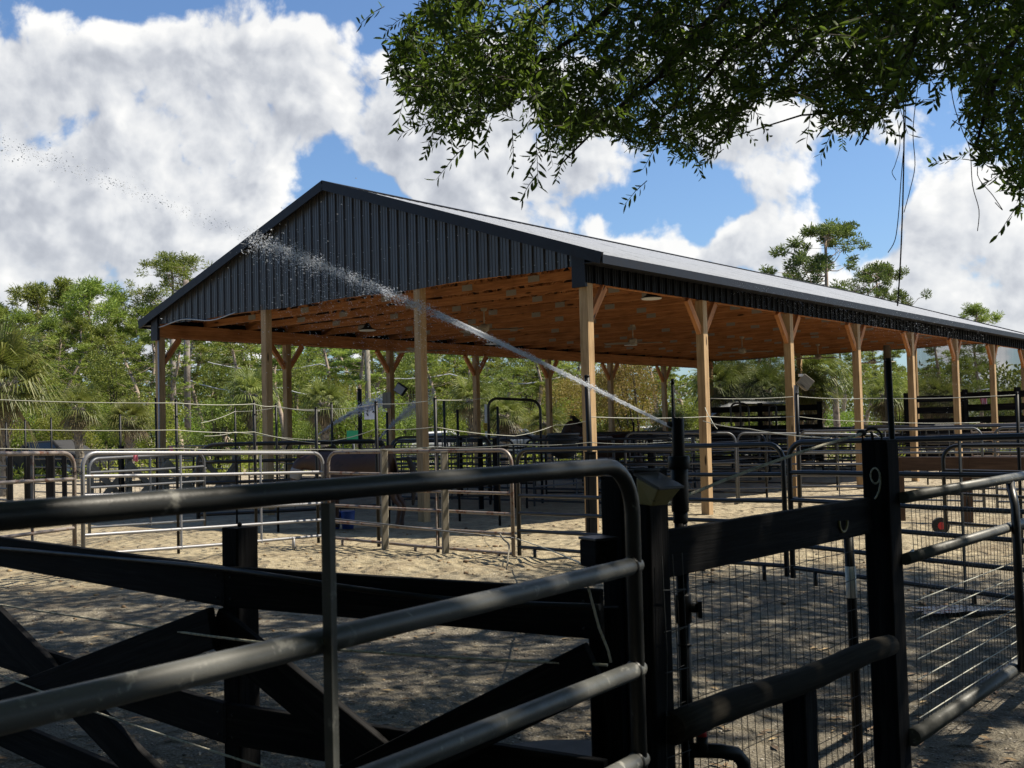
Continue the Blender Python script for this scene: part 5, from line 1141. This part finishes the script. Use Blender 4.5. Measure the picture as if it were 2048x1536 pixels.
# twigs along the outline for a ragged edge
for i in range(2, len(OUT)-2):
    (x0, y0), (x1, y1) = OUT[i], OUT[i+1]
    for k in range(5):
        f = rg.random(); clus.append((at(x0+(x1-x0)*f+rg.gauss(0, 9), y0+(y1-y0)*f-rg.uniform(-2, 42), rg.uniform(4.4, 6.5)), x0+(x1-x0)*f, y0+(y1-y0)*f))
for c, px, py in clus:
    for k in range(7):
        p = c+Vector((rg.gauss(0, .13), rg.gauss(0, .2), rg.gauss(0, .10)))
        q = proj(p)
        if not inside(q[0], min(max(q[1], -30), 420), OUT) and rg.random() < .90: continue
        out = Vector((rg.uniform(-1, .35) if px < 1100 else rg.uniform(-1, .8), rg.uniform(-.8, .8), rg.uniform(-.75, .55))); Lt = rg.uniform(.09, .19); q2 = proj(p+out.normalized()*Lt+Vector((0, 0, -.05)))
        if not inside(q2[0], max(q2[1]+6, -30), OUT) and rg.random() < .86: continue
        twig(p, out, rg.randint(8, 13), Lt)
NV = len(LV)
# boughs feeding the clusters
bs = []
for (px, py, Z, r) in [(800, 90, 5.4, .006), (950, 200, 5.2, .008), (1120, 330, 5.4, .006), (1300, 250, 6.2, .012), (1400, 310, 6, .008), (1250, 60, 6.5, .02), (1050, 40, 6, .014), (1480, 120, 6.5, .022), (1600, 200, 6.3, .014), (1720, 290, 5.8, .008), (1800, 120, 5, .02), (1950, 300, 4.6, .010), (2040, 380, 4.4, .008), (1900, 20, 5, .02), (1700, 40, 6.6, .02)]:
    e = at(px, py, Z); s_ = at(2350, -420, 5.2)+Vector((rg.uniform(-.4, .4), rg.uniform(-.4, .4), rg.uniform(-.2, .5))); mid = s_.lerp(e, .55)+Vector((0, 0, .35))
    P = [(1-f)**2*s_+2*f*(1-f)*mid+f*f*e+Vector((rg.gauss(0, .025), rg.gauss(0, .025), rg.gauss(0, .025)))*float(0 < f < 1) for f in [float(z_) for z_ in np.linspace(0, 1, 12)]]
    mbw.tube(P, [.06*(1-f)+r*f*.6 for f in np.linspace(0, 1, 12)], 7); bs.append(s_)
    for k in range(10):
        f = rg.uniform(.35, .98); a = P[int(f*11)]; b_ = a+Vector((rg.gauss(0, .45), rg.gauss(0, .4), rg.gauss(-.1, .25)))
        if proj(b_)[1] < 0 or inside(*proj(b_), OUT): mbw.tube([a, a.lerp(b_, .5)+Vector((0, 0, .05)), b_], [.007, .005, .002], 4, False)
hub = Vector((5.2, 3.2, 5.6)); mbw.tube([trunk_top, hub], [.28, .2], 12)
for s_ in bs[:6]: mbw.tube([hub, s_], [.12, .06], 8)
# high shading crown outside the frame
SH = []; 
gapseed = 5
def shade_pts(n_):
    out = []
    while len(out) < n_:
        x = rg.uniform(-6.5, 15.5); y = rg.uniform(-5, 12.4); z = rg.uniform(5.6, 9.2)
        gx_, gy_ = x-.68*z, y-.05*z      # where its shadow lands
        if gx_ < -12 or gx_ > 9: continue
        if gy_ > 11.0+.9*math.sin(gx_*.9)+.5*math.sin(gx_*2.3): continue
        if z < 1.6+.43*max(y, 0)+.3 and abs(x) < .6*y+.5: continue
        q = proj((x, y, z))
        if q[1] > -150 and -250 < q[0] < 2250 and y > 0: continue
        out.append((x, y, z))
    return out
for (x, y, z) in shade_pts(7600):
    gfx, gfy = x-.68*z, y-.05*z
    if fbm(np.array([gfx]), np.array([gfy]), 1.7, 3, gapseed)[0] > .21: continue
    for k in range(26):
        LV.append((x+rg.gauss(0, .26), y+rg.gauss(0, .26), z+rg.gauss(0, .22))); LD.append((rg.gauss(0, 1), rg.gauss(0, 1), rg.gauss(-.2, .5))); LL.append(rg.uniform(.11, .17)); LW.append(rg.uniform(.045, .075))
for k in range(5600):  # unseen leaves added behind and beside the camera to hold back sky light
    a = rg.uniform(R(95), R(445)) if False else rg.uniform(R(150), R(392)); rad = rg.uniform(6.5, 14); x = rad*math.cos(a)+1; y = rad*math.sin(a)-2; z = rg.uniform(.8, 9.5)*(1 if rad > 9 else .6)+(0 if rad > 9 else 3.8)
    if y > -1 and (x > 0 or x > -.62*y-4): 
        if not (x > .75*y+4.5 and z > 4.5): continue
    q = proj((x, y, z))
    if y > -1 and -300 < q[0] < 2350 and -100 < q[1] < 1700: continue
    sx0, sy0 = x-.68*z, y-.05*z
    if sy0 > 10.5: continue
    for j in range(16):
        LV.append((x+rg.gauss(0, .5), y+rg.gauss(0, .5), z+rg.gauss(0, .4))); LD.append((rg.gauss(0, 1), rg.gauss(0, 1), rg.gauss(-.2, .5))); LL.append(rg.uniform(.28, .42)); LW.append(rg.uniform(.12, .2))
for k in range(26):
    x, y, z = shade_pts(1)[0]; e = Vector((x, y, z)); mbw.tube([hub, hub.lerp(e, .5)+Vector((0, 0, .6)), e], [.09, .05, .015], 6)
mbw.build('trunk', 'oakbark', oak)
# openings in the crown through which the sun reaches gate rails, log and ground
WIN = [((870, 1215, 2.02), .10), ((935, 1200, 2.07), .09), ((800, 1235, 1.96), .08), ((1000, 1185, 2.15), .06), ((430, 1335, 1.6), .06), ((200, 1395, 1.48), .05), ((700, 1540, 1.85), .10), ((790, 1500, 1.95), .07), ((960, 1430, 2.15), .08), ((1060, 1390, 2.3), .05),
       ((1195, 1350, 2.5), .06), ((880, 955, 2.02), .06), ((1000, 945, 2.15), .05), ((250, 1010, 1.5), .06), ((1940, 965, 4.9), .10), ((2010, 955, 5.3), .10), ((1850, 985, 4.45), .08), ((1880, 1100, 4.6), .09), ((1950, 1080, 4.95), .11), ((1930, 1400, 4.8), .12), ((1870, 1430, 4.55), .10),
       ((1490, 1375, 3.4), .08), ((1440, 1400, 3.3), .06), ((1560, 1345, 3.6), .06), ((1465, 1105, 3.45), .06), ((655, 1450, 1.8), .07), ((655, 1330, 1.8), .05), ((1240, 1490, 2.6), .06)]
WP = [(at(*p), r) for p, r in WIN]
for p, r in [((820, 1270), .20), ((760, 1280), .15), ((900, 1262), .16), ((950, 1292), .12), ((1130, 1340), .12), ((170, 1232), .16), ((380, 1190), .25), ((180, 1170), .28), ((60, 1160), .3), ((700, 1290), .10), ((1400, 1250), .10), ((1560, 1240), .08)]: WP.append((gnd(*p), r))
rw = random.Random(12)
for k in range(46): WP.append((gnd(rw.uniform(1340, 2048), rw.uniform(1400, 1536)), rw.uniform(.04, .10)))
for k in range(30): WP.append((gnd(rw.uniform(0, 1900), rw.uniform(1180, 1500)), rw.uniform(.05, .13)))
_t = (e1-A_)
for k in range(15): WP.append((A_+_t*(.12+.88*k/14), .17))
for k in range(6): WP.append((e1.lerp(e2, k/6), .12))
C = np.array(LV); keep = np.ones(len(C), bool); sv = np.array(SUNV)
for p, r in WP:
    q = C-np.array(p); tt_ = q @ sv; dd = np.linalg.norm(q-np.outer(tt_, sv), axis=1); ang = np.arctan2(q[:, 2], q[:, 0])
    keep &= ~((dd < r*(1.15+.35*np.sin(C[:, 1]*23+C[:, 0]*17)) + .02) & (tt_ > 0) & (np.arange(len(C)) >= NV))
LV = [v for v, k_ in zip(LV, keep) if k_]; LD = [v for v, k_ in zip(LD, keep) if k_]; LL = [v for v, k_ in zip(LL, keep) if k_]; LW = [v for v, k_ in zip(LW, keep) if k_]
C = np.array(LV); D = np.array(LD); D /= np.linalg.norm(D, axis=1)[:, None]; L_ = np.array(LL)[:, None]; W_ = np.array(LW)[:, None]
S = np.cross(D, rs.randn(len(C), 3)); S /= np.linalg.norm(S, axis=1)[:, None]; U = np.cross(S, D)*(W_*.22)
# six-vertex folded lance leaf : base, l1, l2, tip, r2, r1 as two quads sharing the midrib
Vl = np.stack([C-D*L_*.5, C-D*L_*.15+S*W_*.5+U, C+D*L_*.22+S*W_*.42+U, C+D*L_*.5, C+D*L_*.22-S*W_*.42+U, C-D*L_*.15-S*W_*.5+U], 1)
k = np.arange(len(C))*6; Fq = np.stack([np.stack([k, k+1, k+2, k+3], -1), np.stack([k+3, k+4, k+5, k], -1)], 1).reshape(-1, 4)
npmesh('crown', Vl.reshape(-1, 3), Fq, 'oakleaf', oak)  # also holds the unseen leaves added to block sky light
# hanging vines
def vine(pts, Z, r, lab):
    P = [at(x, y, Z+.04*i) for i, (x, y) in enumerate(pts)]; Q = []
    for i in range(len(P)-1):
        for k in range(4):
            f = k/4; a = P[max(i-1, 0)]; b = P[i]; c = P[i+1]; d = P[min(i+2, len(P)-1)]; Q.append(.5*((2*b)+(c-a)*f+(2*a-5*b+4*c-d)*f*f+(3*b-a-3*c+d)*f**3))
    o = MB().tube(Q+[P[-1]], r, 5).build('hanging_vine', 'oakbark'); tag(o, lab, 'vine', 'thin vines hanging from the oak', px=pts[-1][0])
vine([(1806, 150), (1808, 250), (1807, 350), (1804, 450), (1800, 540), (1795, 612)], 6.0, .0042, 'longest dark vine hanging straight down past the roof')
vine([(1812, 160), (1810, 260), (1802, 360), (1797, 430), (1790, 480), (1776, 505)], 6.1, .0026, 'thin vine beside the longest one, curling left at its tip')
vine([(1836, 170), (1826, 260), (1830, 330), (1820, 380), (1808, 425)], 6.0, .0024, 'thin vine right of the longest one, looping back to it')
vine([(1900, 160), (1908, 210), (1925, 262), (1940, 300), (1945, 370), (1958, 420), (1955, 462)], 5.2, .0022, 'thin vine with a wandering tip near the right edge')
vine([(1795, 240), (1800, 290), (1790, 330), (1784, 345), (1792, 360)], 6.1, .002, 'short wisp of vine left of the longest one')
vine([(1965, 300), (1955, 350), (1985, 390), (2005, 420), (1990, 405)], 5.0, .002, 'short curled vine under the right leaves')
vine([(1925, 150), (1922, 200), (1945, 240), (1960, 270), (1975, 262)], 4.9, .002, 'wispy vine crossing the blue gap at upper right')

# ------------------------------------------------------------------ make repeated labels single out one thing
by = {}
for o, px in THINGS:
    if o.get('label') and o.get('kind') != 'structure': by.setdefault(o['label'], []).append((px if px is not None else 0, o))
ORD = ['leftmost', 'second', 'third', 'fourth', 'fifth', 'sixth', 'seventh', 'eighth', 'ninth', 'tenth']
for lab, L in by.items():
    if len(L) > 1:
        L.sort(key=lambda q: q[0]); 
        if len(L) == 2: ex = ['left one', 'right one']
        else: ex = ['leftmost']+[ORD[i]+' from left' for i in range(1, min(len(L), 10))]+['far one']*20
        for (px, o), e in zip(L, ex): o['label'] = lab+', '+e
